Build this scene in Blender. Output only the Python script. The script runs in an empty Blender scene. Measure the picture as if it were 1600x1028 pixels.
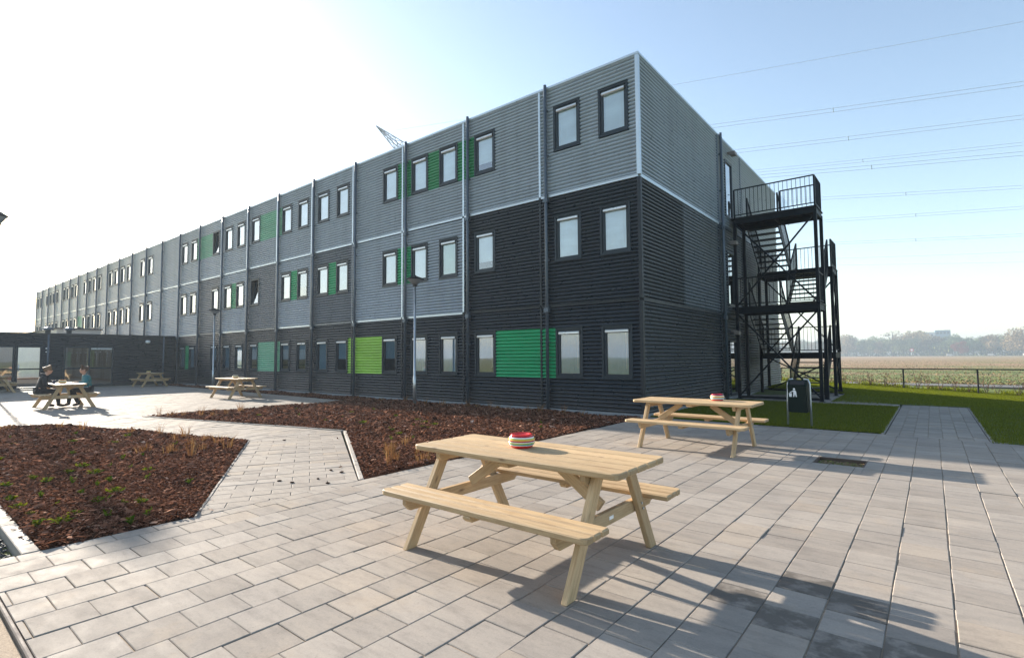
import bpy, bmesh, math, random
import numpy as np
from mathutils import Vector, Matrix
random.seed(11); RNG = np.random.default_rng(5)
scene = bpy.context.scene
COL = scene.collection
R = math.radians

# ------------------------------------------------------------------ camera, sky, sun, exposure
cam_d = bpy.data.cameras.new('camera')
cam = bpy.data.objects.new('camera', cam_d); COL.objects.link(cam)
cam_d.sensor_fit = 'HORIZONTAL'; cam_d.sensor_width = 36.0
cam_d.lens = 812.92 / 1600 * 36.0
cam_d.clip_start = 0.05; cam_d.clip_end = 6000
_f = Vector((-0.62611, 0.77784, 0.05433)); _r = Vector((0.778745, 0.627305, -0.006661)); _u = Vector((0.039261, -0.038136, 0.998501))
M = Matrix.Identity(4)
for i in range(3):
    M[i][0] = _r[i]; M[i][1] = _u[i]; M[i][2] = -_f[i]
M[0][3], M[1][3], M[2][3] = 0, 0, 1.5
cam.matrix_world = M
scene.camera = cam

SUN_EL, SUN_AZ = 16.4, -85.6          # azimuth clockwise from +Y
world = bpy.data.worlds.new('World'); scene.world = world; world.use_nodes = True
wn = world.node_tree; bg = wn.nodes['Background']
sky = wn.nodes.new('ShaderNodeTexSky'); sky.sky_type = 'NISHITA'; sky.sun_disc = False
sky.sun_elevation = R(SUN_EL); sky.sun_rotation = R(SUN_AZ)
sky.altitude = 0; sky.air_density = 1.0; sky.dust_density = 0.7; sky.ozone_density = 0.4
wn.links.new(sky.outputs[0], bg.inputs[0]); bg.inputs[1].default_value = 0.093

sun_d = bpy.data.lights.new('sun', 'SUN'); sun_d.energy = 5.0; sun_d.angle = R(0.55); sun_d.color = (1.0, 0.90, 0.77)
sun = bpy.data.objects.new('sun', sun_d); COL.objects.link(sun)
sd = Vector((math.sin(R(SUN_AZ)) * math.cos(R(SUN_EL)), math.cos(R(SUN_AZ)) * math.cos(R(SUN_EL)), math.sin(R(SUN_EL))))
sun.rotation_euler = sd.to_track_quat('Z', 'Y').to_euler(); sun.location = sd * 50

scene.view_settings.view_transform = 'Standard'; scene.view_settings.look = 'None'
scene.view_settings.exposure = 1.78; scene.view_settings.gamma = 1.0
scene.view_settings.use_curve_mapping = False
scene.render.engine = 'CYCLES'
scene.cycles.use_denoising = True; scene.cycles.denoising_input_passes = 'RGB_ALBEDO_NORMAL'; scene.cycles.denoising_prefilter = 'ACCURATE'
scene.cycles.max_bounces = 8; scene.cycles.transparent_max_bounces = 12
scene.cycles.sample_clamp_indirect = 6.0

# ------------------------------------------------------------------ node material helpers
def new_mat(name, base=(0.5, 0.5, 0.5), rough=0.6, metal=0.0, spec=0.5):
    m = bpy.data.materials.new(name); m.use_nodes = True
    b = m.node_tree.nodes['Principled BSDF']
    b.inputs['Base Color'].default_value = (*base, 1); b.inputs['Roughness'].default_value = rough
    b.inputs['Metallic'].default_value = metal; b.inputs['Specular IOR Level'].default_value = spec
    return m, m.node_tree, b
def nd(nt, t, **kw):
    n = nt.nodes.new(t)
    for k, v in kw.items(): setattr(n, k, v)
    return n
def L(nt, a, b): nt.links.new(a, b)
def ramp(nt, fac, stops):
    r = nd(nt, 'ShaderNodeValToRGB'); e = r.color_ramp.elements
    while len(e) < len(stops): e.new(0.5)
    for i, (p, c) in enumerate(stops):
        e[i].position = p; e[i].color = (*c, 1) if len(c) == 3 else c
    L(nt, fac, r.inputs[0]); return r.outputs[0]
def noise(nt, scale, detail=4, rough=0.6, vec=None, scl=None):
    n = nd(nt, 'ShaderNodeTexNoise'); n.inputs['Scale'].default_value = scale
    n.inputs['Detail'].default_value = detail; n.inputs['Roughness'].default_value = rough
    if vec is not None:
        if scl:
            mp = nd(nt, 'ShaderNodeMapping'); mp.inputs['Scale'].default_value = scl
            L(nt, vec, mp.inputs[0]); vec = mp.outputs[0]
        L(nt, vec, n.inputs['Vector'])
    return n.outputs['Fac']
def mix(nt, fac, a, b, mode='MIX'):
    m = nd(nt, 'ShaderNodeMix', data_type='RGBA', blend_type=mode)
    if isinstance(fac, (int, float)): m.inputs[0].default_value = fac
    else: L(nt, fac, m.inputs[0])
    for s, v in ((6, a), (7, b)):
        if isinstance(v, tuple): m.inputs[s].default_value = (*v, 1)
        else: L(nt, v, m.inputs[s])
    return m.outputs[2]
def math_n(nt, op, a, b=0.0, clamp=False):
    m = nd(nt, 'ShaderNodeMath', operation=op, use_clamp=clamp)
    for s, v in ((0, a), (1, b)):
        if isinstance(v, (int, float)): m.inputs[s].default_value = v
        else: L(nt, v, m.inputs[s])
    return m.outputs[0]
def bump(nt, b, h, strength=0.3, dist=0.01):
    n = nd(nt, 'ShaderNodeBump'); n.inputs['Strength'].default_value = strength; n.inputs['Distance'].default_value = dist
    L(nt, h, n.inputs['Height']); L(nt, n.outputs[0], b.inputs['Normal'])
def pos(nt): return nd(nt, 'ShaderNodeNewGeometry').outputs['Position']
def objc(nt): return nd(nt, 'ShaderNodeTexCoord').outputs['Object']
def orand(nt): return nd(nt, 'ShaderNodeObjectInfo').outputs['Random']
def attr(nt, name): return nd(nt, 'ShaderNodeAttribute', attribute_name=name).outputs['Fac']

def painted(name, c, rough=0.38, metal=0.0, dirt=0.12, spec=0.5, wall=False):
    m, nt, b = new_mat(name, c, rough, metal, spec)
    n = noise(nt, 1.3, 5, 0.65, pos(nt), (0.6, 0.6, 2.0))
    lo = tuple(x * (1 - dirt) for x in c); hi = tuple(min(1, x * (1 + dirt)) for x in c)
    col = ramp(nt, n, [(0.3, lo), (0.7, hi)])
    rv = math_n(nt, 'MULTIPLY_ADD', orand(nt), 0.10); rv.node.inputs[2].default_value = 0.95
    col2 = mix(nt, 1.0, col, rv, 'MULTIPLY')
    if wall:
        stz = ramp(nt, noise(nt, 2.6, 3, 0.55, pos(nt), (1.0, 1.0, 0.05)), [(0.34, (0.88, 0.88, 0.88)), (0.52, (1, 1, 1)), (0.75, (1.05, 1.05, 1.05))])
        col2 = mix(nt, 0.8, col2, stz, 'MULTIPLY')
        sz = nd(nt, 'ShaderNodeSeparateXYZ'); L(nt, pos(nt), sz.inputs[0]); mr = nd(nt, 'ShaderNodeMapRange'); L(nt, sz.outputs[2], mr.inputs[0])
        mr.inputs[1].default_value = 0.05; mr.inputs[2].default_value = 0.75; mr.inputs[3].default_value = 0.55; mr.inputs[4].default_value = 0.0
        col2 = mix(nt, math_n(nt, 'MULTIPLY', mr.outputs[0], noise(nt, 4, 5, 0.7, pos(nt))), col2, (0.11, 0.09, 0.075))
    L(nt, col2, b.inputs['Base Color'])
    r2 = ramp(nt, noise(nt, 6, 4, 0.6, pos(nt)), [(0.3, (rough * 0.85,) * 3), (0.7, (min(1, rough * 1.2),) * 3)])
    L(nt, r2, b.inputs['Roughness'])
    return m

MT = {}
MT['silver'] = painted('silver_grey_cladding', (0.295, 0.345, 0.405), 0.30, 0.1, 0.06, 0.5, True)
MT['mid'] = painted('mid_grey_cladding', (0.10, 0.122, 0.15), 0.30, 0.1, 0.06, 0.5, True)
MT['dark'] = painted('anthracite_cladding', (0.010, 0.019, 0.030), 0.30, 0.0, 0.06, 0.5, True)
MT['trim_light'] = painted('bright_silver_trim', (0.54, 0.60, 0.65), 0.32, 0.5, 0.04)
MT['trim_dark'] = painted('dark_trim', (0.014, 0.02, 0.027), 0.4, 0, .1, .3)
MT['pipe'] = painted('slate_downpipe', (0.075, 0.10, 0.13), 0.38, 0.2)
MT['frame'] = painted('slate_blue_window_frame', (0.014, 0.025, 0.036), 0.4, 0, .1, .3)
MT['green_deep'] = painted('deep_green_cladding', (0.02, 0.25, 0.10), 0.35)
MT['green_emerald'] = painted('emerald_green_cladding', (0.006, 0.32, 0.125), 0.35)
MT['green_mint'] = painted('mint_green_cladding', (0.13, 0.40, 0.26), 0.35)
MT['green_lime'] = painted('lime_green_cladding', (0.30, 0.56, 0.07), 0.35)
MT['steel_dark'] = painted('dark_blue_grey_steel', (0.005, 0.009, 0.014), 0.5, 0, .1, .15)
MT['steel_galv'] = painted('galvanised_steel', (0.45, 0.48, 0.50), 0.34, 0.8)
MT['alu'] = painted('white_aluminium_vent', (0.62, 0.64, 0.66), 0.3, 0.5)
MT['black'] = painted('matt_black', (0.012, 0.012, 0.013), 0.6)
MT['roof'] = painted('grey_bitumen_roof', (0.10, 0.10, 0.10), 0.9)
MT['concrete'] = painted('pale_concrete', (0.40, 0.385, 0.36), 0.85)
MT['plinth'] = painted('grey_plinth', (0.22, 0.235, 0.25), 0.7)
MT['bin_green'] = painted('dark_bin_green', (0.002, 0.011, 0.009), 0.4, 0, .1, .15)
MT['white'] = painted('white_print', (0.8, 0.8, 0.8), 0.5)
MT['blind'] = painted('pale_roller_blind', (0.80, 0.86, 0.89), 0.8)
MT['blind_grey'] = painted('grey_roller_blind', (0.21, 0.35, 0.46), 0.8)
MT['blind_green'] = painted('pale_green_blind', (0.42, 0.62, 0.50), 0.8)
MT['interior'] = painted('dim_room', (0.05, 0.045, 0.042), 0.9)
MT['brown_wall'] = painted('brown_panelled_wall', (0.34, 0.25, 0.18), 0.8)
MT['cable'] = painted('aluminium_cable', (0.52, 0.60, 0.68), 0.5, 0.2)
MT['lattice'] = painted('galvanised_lattice', (0.20, 0.23, 0.26), 0.6, 0.2)
MT['lamp_diffuser'] = painted('smoked_lamp_diffuser', (0.20, 0.20, 0.21), 0.35)
MT['screen_pale'] = painted('pale_roof_screen', (0.50, 0.49, 0.47), 0.7)

def glass_mat(name, tint=(0.93, 0.97, 0.98), refl=2.1):
    m = bpy.data.materials.new(name); m.use_nodes = True; nt = m.node_tree; nt.nodes.clear()
    out = nd(nt, 'ShaderNodeOutputMaterial'); tr = nd(nt, 'ShaderNodeBsdfTransparent'); gl = nd(nt, 'ShaderNodeBsdfGlossy')
    tr.inputs[0].default_value = (*tint, 1); gl.inputs['Roughness'].default_value = 0.02; gl.inputs[0].default_value = (0.95, 0.97, 1, 1)
    fr = nd(nt, 'ShaderNodeFresnel'); fr.inputs[0].default_value = 1.55
    f2 = math_n(nt, 'MULTIPLY', fr.outputs[0], refl); f3 = math_n(nt, 'ADD', f2, 0.13, True)
    mx = nd(nt, 'ShaderNodeMixShader'); L(nt, f3, mx.inputs[0]); L(nt, tr.outputs[0], mx.inputs[1]); L(nt, gl.outputs[0], mx.inputs[2])
    w = noise(nt, 1.2, 2, 0.5, pos(nt)); bp = nd(nt, 'ShaderNodeBump'); bp.inputs['Strength'].default_value = 0.03; bp.inputs['Distance'].default_value = 0.02
    L(nt, w, bp.inputs['Height']); L(nt, bp.outputs[0], gl.inputs['Normal']); L(nt, mx.outputs[0], out.inputs[0])
    return m
MT['glass'] = glass_mat('window_glass')

def wood_mat(name, c1, c2, knot, gs=1.0):
    m, nt, b = new_mat(name, c1, 0.62, 0, 0.35)
    oi = nd(nt, 'ShaderNodeObjectInfo'); add = nd(nt, 'ShaderNodeVectorMath', operation='ADD')
    sc = nd(nt, 'ShaderNodeVectorMath', operation='SCALE'); L(nt, oi.outputs['Location'], sc.inputs[0]); sc.inputs['Scale'].default_value = 1.73
    L(nt, objc(nt), add.inputs[0]); L(nt, sc.outputs[0], add.inputs[1]); v = add.outputs[0]
    g = noise(nt, 9, 6, 0.62, v, (0.55, 7, 7)); fine = noise(nt, 60, 3, 0.6, v, (0.12, 4, 4))
    vor = nd(nt, 'ShaderNodeTexVoronoi'); vor.inputs['Scale'].default_value = 5.5
    mp = nd(nt, 'ShaderNodeMapping'); mp.inputs['Scale'].default_value = (0.5, 1.5, 1.5); L(nt, v, mp.inputs[0]); L(nt, mp.outputs[0], vor.inputs['Vector'])
    kn = ramp(nt, vor.outputs['Distance'], [(0.03, (1, 1, 1)), (0.13, (0, 0, 0))])
    col = ramp(nt, g, [(0.33, c2), (0.58, c1)])
    col = mix(nt, 0.4, col, ramp(nt, fine, [(0.35, c2), (0.6, c1)]))
    col = mix(nt, math_n(nt, 'MULTIPLY', kn, 0.75), col, knot)
    rv = math_n(nt, 'MULTIPLY_ADD', oi.outputs['Random'], 0.36); rv.node.inputs[2].default_value = 0.80
    col = mix(nt, 1.0, col, rv, 'MULTIPLY')
    wthr = ramp(nt, noise(nt, 2.2, 5, 0.65, v, (0.5, 1.4, 1.4)), [(0.42, (0, 0, 0)), (0.68, (1, 1, 1))])
    col = mix(nt, math_n(nt, 'MULTIPLY', wthr, 0.30), col, (0.33, 0.26, 0.165))
    sn = nd(nt, 'ShaderNodeSeparateXYZ'); L(nt, nd(nt, 'ShaderNodeTexCoord').outputs['Normal'], sn.inputs[0])
    end = math_n(nt, 'GREATER_THAN', math_n(nt, 'ABSOLUTE', sn.outputs[0]), 0.92)
    col = mix(nt, math_n(nt, 'MULTIPLY', end, 0.45), col, (0.20, 0.13, 0.065)); L(nt, col, b.inputs['Base Color'])
    bump(nt, b, g, 0.18, 0.004)
    return m
MT['wood'] = wood_mat('pale_pine_boards', (0.57, 0.41, 0.235), (0.35, 0.22, 0.11), (0.13, 0.06, 0.025))

def tile_mat(name, use_attr, damp=False):
    m, nt, b = new_mat(name, (0.36, 0.345, 0.32), 0.9, 0, 0.05)
    p = pos(nt)
    rnd = attr(nt, 'tint') if use_attr else orand(nt)
    base = ramp(nt, rnd, [(0.0, (0.28, 0.252, 0.227)), (0.5, (0.32, 0.290, 0.262)), (0.88, (0.352, 0.320, 0.290)), (1.0, (0.345, 0.298, 0.252))])
    big = ramp(nt, noise(nt, 0.75, 5, 0.62, p), [(0.36, (0.90, 0.895, 0.89)), (0.62, (1.04, 1.02, 0.99))])
    col = mix(nt, 1.0, base, big, 'MULTIPLY')
    streak = ramp(nt, noise(nt, 3.2, 6, 0.68, p, (1.0, 3.4, 1.0)), [(0.33, (0.80, 0.80, 0.805)), (0.5, (1, 1, 1)), (0.72, (1.12, 1.10, 1.07))])
    col = mix(nt, 0.85, col, streak, 'MULTIPLY')
    fine = noise(nt, 95, 4, 0.7, p)
    col = mix(nt, 0.35, col, ramp(nt, fine, [(0.3, (0.72, 0.71, 0.69)), (0.7, (1.16, 1.15, 1.12))]), 'MULTIPLY')
    sand = ramp(nt, noise(nt, 1.6, 6, 0.7, p), [(0.56, (0, 0, 0)), (0.72, (1, 1, 1))])
    col = mix(nt, math_n(nt, 'MULTIPLY', sand, 0.28), col, (0.42, 0.32, 0.22))
    pit = ramp(nt, noise(nt, 30, 5, 0.75, p), [(0.30, (0.80, 0.80, 0.80)), (0.42, (1, 1, 1)), (0.70, (1.08, 1.07, 1.06))])
    col = mix(nt, 0.9, col, pit, 'MULTIPLY')
    if damp:       # slab that has not dried: dark, with an uneven paler rim
        dm = ramp(nt, noise(nt, 4.5, 5, 0.65, p), [(0.40, (0.25, 0.25, 0.25)), (0.52, (1, 1, 1))])
        col = mix(nt, math_n(nt, 'MULTIPLY', dm, 0.72), col, (0.085, 0.076, 0.066))
    L(nt, col, b.inputs['Base Color'])
    rr = ramp(nt, noise(nt, 5, 4, 0.6, p), [(0.3, (0.68,) * 3), (0.7, (0.9,) * 3)]); L(nt, rr, b.inputs['Roughness'])
    bump(nt, b, noise(nt, 140, 4, 0.7, p), 0.22, 0.003)
    return m
MT['tile'] = tile_mat('concrete_paving_tile', False)
MT['tile_attr'] = tile_mat('concrete_paving_tiles', True); MT['tile_damp'] = tile_mat('damp_paving_tile', False, True)
def sand_mat():
    m, nt, b = new_mat('joint_sand', (0.30, 0.22, 0.15), 0.95)
    p = pos(nt); c = ramp(nt, noise(nt, 120, 5, 0.75, p), [(0.3, (0.19, 0.14, 0.10)), (0.7, (0.46, 0.36, 0.26))])
    L(nt, c, b.inputs['Base Color']); bump(nt, b, noise(nt, 160, 3, 0.7, p), 0.6, 0.006); return m
MT['sand'] = sand_mat()
def attr_mat(name, stops, rough=0.9, spec=0.3, trans=0.0):
    m, nt, b = new_mat(name, stops[0][1], rough, 0, spec)
    c = ramp(nt, attr(nt, 'tint'), stops); L(nt, c, b.inputs['Base Color'])
    if spec < 0.11:      # fully matt
        df = nd(nt, 'ShaderNodeBsdfDiffuse'); L(nt, c, df.inputs[0]); b = df; L(nt, df.outputs[0], nt.nodes['Material Output'].inputs[0])
    if trans:
        t = nd(nt, 'ShaderNodeBsdfTranslucent'); L(nt, c, t.inputs[0]); mx = nd(nt, 'ShaderNodeMixShader'); mx.inputs[0].default_value = trans
        out = nt.nodes['Material Output']; L(nt, b.outputs[0], mx.inputs[1]); L(nt, t.outputs[0], mx.inputs[2]); L(nt, mx.outputs[0], out.inputs[0])
    return m
MT['chips'] = attr_mat('bark_chips', [(0, (0.036, 0.015, 0.008)), (0.35, (0.150, 0.063, 0.037)), (0.7, (0.30, 0.138, 0.086)), (0.9, (0.46, 0.275, 0.19)), (1, (0.70, 0.55, 0.46))], 0.8, 0.04)
MT['gravel'] = attr_mat('dark_gravel', [(0, (0.02, 0.021, 0.023)), (0.6, (0.07, 0.072, 0.078)), (1, (0.2, 0.2, 0.2))], 0.6)
MT['grass'] = attr_mat('lawn_grass', [(0, (0.082, 0.094, 0.005)), (0.5, (0.15, 0.18, 0.014)), (0.9, (0.24, 0.26, 0.03)), (1, (0.32, 0.26, 0.07))], 0.75, 0.1, 0.5)
MT['seedling'] = attr_mat('yellow_green_leaves', [(0, (0.05, 0.09, 0.008)), (0.6, (0.12, 0.16, 0.012)), (1, (0.20, 0.19, 0.014))], 0.8, 0.05, 0.2)
MT['dry_grass'] = attr_mat('dry_orange_grass', [(0, (0.13, 0.055, 0.022)), (0.6, (0.27, 0.135, 0.05)), (1, (0.38, 0.24, 0.10))], 0.8, 0.05, 0.25)
MT['straw'] = attr_mat('stubble_straw', [(0, (0.09, 0.062, 0.036)), (0.5, (0.20, 0.13, 0.07)), (0.68, (0.30, 0.205, 0.115)), (0.74, (0.08, 0.12, 0.02)), (1, (0.14, 0.19, 0.03))], 0.9)
MT['sapling'] = attr_mat('brown_beech_leaves', [(0, (0.06, 0.025, 0.014)), (0.7, (0.15, 0.06, 0.03)), (1, (0.10, 0.12, 0.03))], 0.8, 0.3, 0.3)
def bark_floor():
    m, nt, b = new_mat('bark_bed_floor', (0.03, 0.016, 0.011), 0.95)
    p = pos(nt); c = ramp(nt, noise(nt, 45, 5, 0.75, p), [(0.3, (0.012, 0.007, 0.005)), (0.6, (0.05, 0.024, 0.016)), (0.8, (0.11, 0.055, 0.04))])
    L(nt, c, b.inputs['Base Color']); bump(nt, b, noise(nt, 55, 4, 0.7, p), 0.9, 0.03); return m
MT['bark_floor'] = bark_floor(); MT['bark_floor'].node_tree.nodes['Principled BSDF'].inputs['Specular IOR Level'].default_value = 0
def soil_grass():
    m, nt, b = new_mat('lawn_floor', (0.04, 0.07, 0.01), 0.95)
    p = pos(nt); c = ramp(nt, noise(nt, 30, 5, 0.75, p), [(0.3, (0.05, 0.066, 0.007)), (0.55, (0.105, 0.14, 0.012)), (0.8, (0.16, 0.195, 0.02))])
    big = ramp(nt, noise(nt, 0.9, 4, 0.6, p), [(0.35, (0.78, 0.82, 0.8)), (0.65, (1.15, 1.08, 1.0))])
    L(nt, mix(nt, 1, c, big, 'MULTIPLY'), b.inputs['Base Color']); bump(nt, b, noise(nt, 60, 4, 0.7, p), 0.8, 0.03); return m
MT['lawn'] = soil_grass()
def field_mat():
    m, nt, b = new_mat('stubble_field', (0.2, 0.15, 0.1), 0.95)
    p = pos(nt)
    tan = ramp(nt, noise(nt, 1.1, 6, 0.75, p, (0.6, 1.6, 1)), [(0.3, (0.15, 0.095, 0.055)), (0.55, (0.29, 0.19, 0.105)), (0.75, (0.38, 0.27, 0.16))])
    grn = ramp(nt, noise(nt, 1.8, 5, 0.7, p), [(0.3, (0.075, 0.10, 0.022)), (0.7, (0.16, 0.20, 0.045))])
    sx = nd(nt, 'ShaderNodeSeparateXYZ'); L(nt, p, sx.inputs[0])
    near = nd(nt, 'ShaderNodeMapRange'); L(nt, sx.outputs[1], near.inputs[0]); near.inputs[1].default_value = 36; near.inputs[2].default_value = 95; near.inputs[3].default_value = 0.18; near.inputs[4].default_value = -0.06
    gx = nd(nt, 'ShaderNodeMapRange'); L(nt, sx.outputs[0], gx.inputs[0]); gx.inputs[1].default_value = -30; gx.inputs[2].default_value = 30; gx.inputs[3].default_value = -0.05; gx.inputs[4].default_value = 0.06
    n1 = math_n(nt, 'ADD', noise(nt, 0.11, 5, 0.65, p, (0.5, 1.0, 1)), near.outputs[0]); n1 = math_n(nt, 'ADD', n1, gx.outputs[0])
    g = ramp(nt, n1, [(0.46, (0, 0, 0)), (0.60, (1, 1, 1))])
    L(nt, mix(nt, g, tan, grn), b.inputs['Base Color']); bump(nt, b, noise(nt, 2.5, 5, 0.75, p), 0.9, 0.15); return m
MT['field'] = field_mat()
def asphalt():
    m, nt, b = new_mat('grey_asphalt', (0.10, 0.10, 0.105), 0.9)
    p = pos(nt); c = ramp(nt, noise(nt, 3, 6, 0.7, p), [(0.3, (0.10, 0.098, 0.096)), (0.7, (0.16, 0.155, 0.15))]); L(nt, c, b.inputs['Base Color']); return m
MT['asphalt'] = asphalt()
MT['kerb'] = painted('pale_concrete_kerb', (0.255, 0.23, 0.205), 0.85, 0, 0.2)
MT['kerb_dark'] = painted('brown_grey_kerb', (0.17, 0.14, 0.125), 0.85, 0, 0.2)

# ------------------------------------------------------------------ mesh helpers
class MB:
    def __init__(s): s.v = []; s.f = []; s.sm = []
    def quad_box(s, x0, x1, y0, y1, z0, z1):
        n = len(s.v)
        s.v += [(x0, y0, z0), (x1, y0, z0), (x1, y1, z0), (x0, y1, z0), (x0, y0, z1), (x1, y0, z1), (x1, y1, z1), (x0, y1, z1)]
        for q in ((3, 2, 1, 0), (4, 5, 6, 7), (0, 1, 5, 4), (1, 2, 6, 5), (2, 3, 7, 6), (3, 0, 4, 7)): s.f.append(tuple(n + i for i in q)); s.sm.append(False)
        return s
    def bar(s, a, b, w, h, up=(0, 0, 1)):
        a = Vector(a); b = Vector(b); d = (b - a).normalized(); up = Vector(up)
        if abs(d.dot(up)) > 0.98: up = Vector((1, 0, 0))
        sx = d.cross(up).normalized(); sy = sx.cross(d).normalized(); n = len(s.v)
        for p in (a, b):
            for i, j in ((-1, -1), (1, -1), (1, 1), (-1, 1)): s.v.append(tuple(p + sx * i * w / 2 + sy * j * h / 2))
        for q in ((3, 2, 1, 0), (4, 5, 6, 7), (0, 1, 5, 4), (1, 2, 6, 5), (2, 3, 7, 6), (3, 0, 4, 7)): s.f.append(tuple(n + i for i in q)); s.sm.append(False)
        return s
    def tube(s, pts, r, seg=8, cap=True):
        pts = [Vector(p) for p in pts]; rings = []
        for i, p in enumerate(pts):
            d = (pts[min(i + 1, len(pts) - 1)] - pts[max(i - 1, 0)]).normalized()
            up = Vector((0, 0, 1)) if abs(d.z) < 0.95 else Vector((1, 0, 0))
            sx = d.cross(up).normalized(); sy = sx.cross(d).normalized(); n = len(s.v); rr = r[i] if isinstance(r, (list, tuple)) else r
            for k in range(seg):
                a = 2 * math.pi * k / seg; s.v.append(tuple(p + sx * math.cos(a) * rr + sy * math.sin(a) * rr))
            rings.append(n)
        for i in range(len(rings) - 1):
            for k in range(seg):
                s.f.append((rings[i] + k, rings[i] + (k + 1) % seg, rings[i + 1] + (k + 1) % seg, rings[i + 1] + k)); s.sm.append(True)
        if cap:
            s.f.append(tuple(rings[0] + k for k in reversed(range(seg)))); s.sm.append(False)
            s.f.append(tuple(rings[-1] + k for k in range(seg))); s.sm.append(False)
        return s
    def lathe(s, prof, seg=24, c=(0, 0, 0)):
        rings = []
        for r, z in prof:
            n = len(s.v)
            for k in range(seg):
                a = 2 * math.pi * k / seg; s.v.append((c[0] + r * math.cos(a), c[1] + r * math.sin(a), c[2] + z))
            rings.append(n)
        for i in range(len(rings) - 1):
            for k in range(seg):
                s.f.append((rings[i] + k, rings[i] + (k + 1) % seg, rings[i + 1] + (k + 1) % seg, rings[i + 1] + k)); s.sm.append(True)
        s.f.append(tuple(rings[0] + k for k in reversed(range(seg)))); s.sm.append(False)
        s.f.append(tuple(rings[-1] + k for k in range(seg))); s.sm.append(False)
        return s
    def poly(s, pts):
        n = len(s.v); s.v += [tuple(p) for p in pts]; s.f.append(tuple(range(n, n + len(pts)))); s.sm.append(False); return s
    def prism(s, pts, y0, y1):      # pts (x,z) outline, counter-clockwise seen from -Y
        n = len(s.v); k = len(pts)
        s.v += [(x, y0, z) for x, z in pts] + [(x, y1, z) for x, z in pts]
        s.f.append(tuple(range(n, n + k))); s.sm.append(False); s.f.append(tuple(n + k + i for i in reversed(range(k)))); s.sm.append(False)
        for i in range(k):
            j = (i + 1) % k; s.f.append((n + j, n + i, n + k + i, n + k + j)); s.sm.append(False)
        return s
    def mesh(s, name, mat, bevel=0.0):
        me = bpy.data.meshes.new(name); me.from_pydata(s.v, [], s.f)
        me.polygons.foreach_set('use_smooth', s.sm)
        if mat is not None:
            for m in (mat if isinstance(mat, (list, tuple)) else [mat]): me.materials.append(m)
        if bevel:
            bm = bmesh.new(); bm.from_mesh(me); bmesh.ops.bevel(bm, geom=list(bm.edges), offset=bevel, segments=1, affect='EDGES', clamp_overlap=True); bm.to_mesh(me); bm.free()
        me.update(); return me
def ob(name, me, parent=None, loc=(0, 0, 0), rot=(0, 0, 0)):
    o = bpy.data.objects.new(name, me); COL.objects.link(o); o.location = loc; o.rotation_euler = rot
    if parent is not None: o.parent = parent
    return o
def thing(name, label, cat, loc=(0, 0, 0), rz=0.0, group=None, me=None):
    o = ob(name, me, None, loc, (0, 0, rz)); o['label'] = label; o['category'] = cat
    if group: o['group'] = group
    return o
def structure(name, me, kind='structure', parent=None):
    o = ob(name, me, parent); o['kind'] = kind; return o
def dup(o, parent=None):
    c = o.copy(); COL.objects.link(c)
    if parent is not None: c.parent = parent
    for ch in o.children: dup(ch, c)
    return c
def np_mesh(name, v, f, mat, tint=None, smooth=False):
    """v (N,3), f (M,k) index array; tint per vertex"""
    v = np.asarray(v, np.float32); f = np.asarray(f, np.int32); k = f.shape[1]
    me = bpy.data.meshes.new(name); me.vertices.add(len(v)); me.vertices.foreach_set('co', v.ravel())
    me.loops.add(f.size); me.loops.foreach_set('vertex_index', f.ravel())
    me.polygons.add(len(f)); me.polygons.foreach_set('loop_start', np.arange(0, f.size, k, dtype=np.int32))
    me.polygons.foreach_set('loop_total', np.full(len(f), k, np.int32))
    if smooth: me.polygons.foreach_set('use_smooth', np.ones(len(f), bool))
    me.update(calc_edges=True)
    if tint is not None:
        a = me.attributes.new('tint', 'FLOAT', 'POINT'); a.data.foreach_set('value', np.asarray(tint, np.float32))
    me.materials.append(mat); return me
def sstep(x, a, b):
    t = np.clip((np.asarray(x, float) - a) / (b - a), 0, 1); return t * t * (3 - 2 * t)
def terrain(x, y):          # shallow dip of the lawn towards the fence
    return -0.055 * np.clip(np.asarray(x, float) + 2, -3.5, 8) * sstep(y, 19.6, 23.5) * (1 - sstep(y, 30.2, 33.0))
def inside(px, py, poly):
    r = np.zeros(len(px), bool); n = len(poly); j = n - 1
    for i in range(n):
        xi, yi = poly[i]; xj, yj = poly[j]
        c = ((yi > py) != (yj > py)) & (px < (xj - xi) * (py - yi) / ((yj - yi) + 1e-12) + xi); r ^= c; j = i
    return r

# ------------------------------------------------------------------ ground, lawn, far path
XC, YF, W = -5.525, 12.0, 3.0557
Z1, Z2, Z3 = 2.909, 6.063, 9.188
gx = np.concatenate([np.linspace(-2600, -90, 14), np.linspace(-80, -12, 12), np.linspace(-8, 14, 23), np.linspace(20, 90, 8), np.linspace(120, 2600, 12)])
gy = np.concatenate([np.linspace(-2600, -60, 12), np.linspace(-40, 18, 10), np.linspace(19, 34, 31), np.linspace(38, 120, 10), np.linspace(150, 2600, 16)])
GX, GY = np.meshgrid(gx, gy); GZ = terrain(GX, GY) - 0.10 + 0.09 * sstep(GY, 30.4, 31.2)
gv = np.stack([GX.ravel(), GY.ravel(), GZ.ravel()], 1); nx, ny = len(gx), len(gy)
ii, jj = np.meshgrid(np.arange(nx - 1), np.arange(ny - 1)); q0 = (jj * nx + ii).ravel()
structure('field', np_mesh('field', gv, np.stack([q0, q0 + 1, q0 + nx + 1, q0 + nx], 1), MT['field'], smooth=True))
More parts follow.
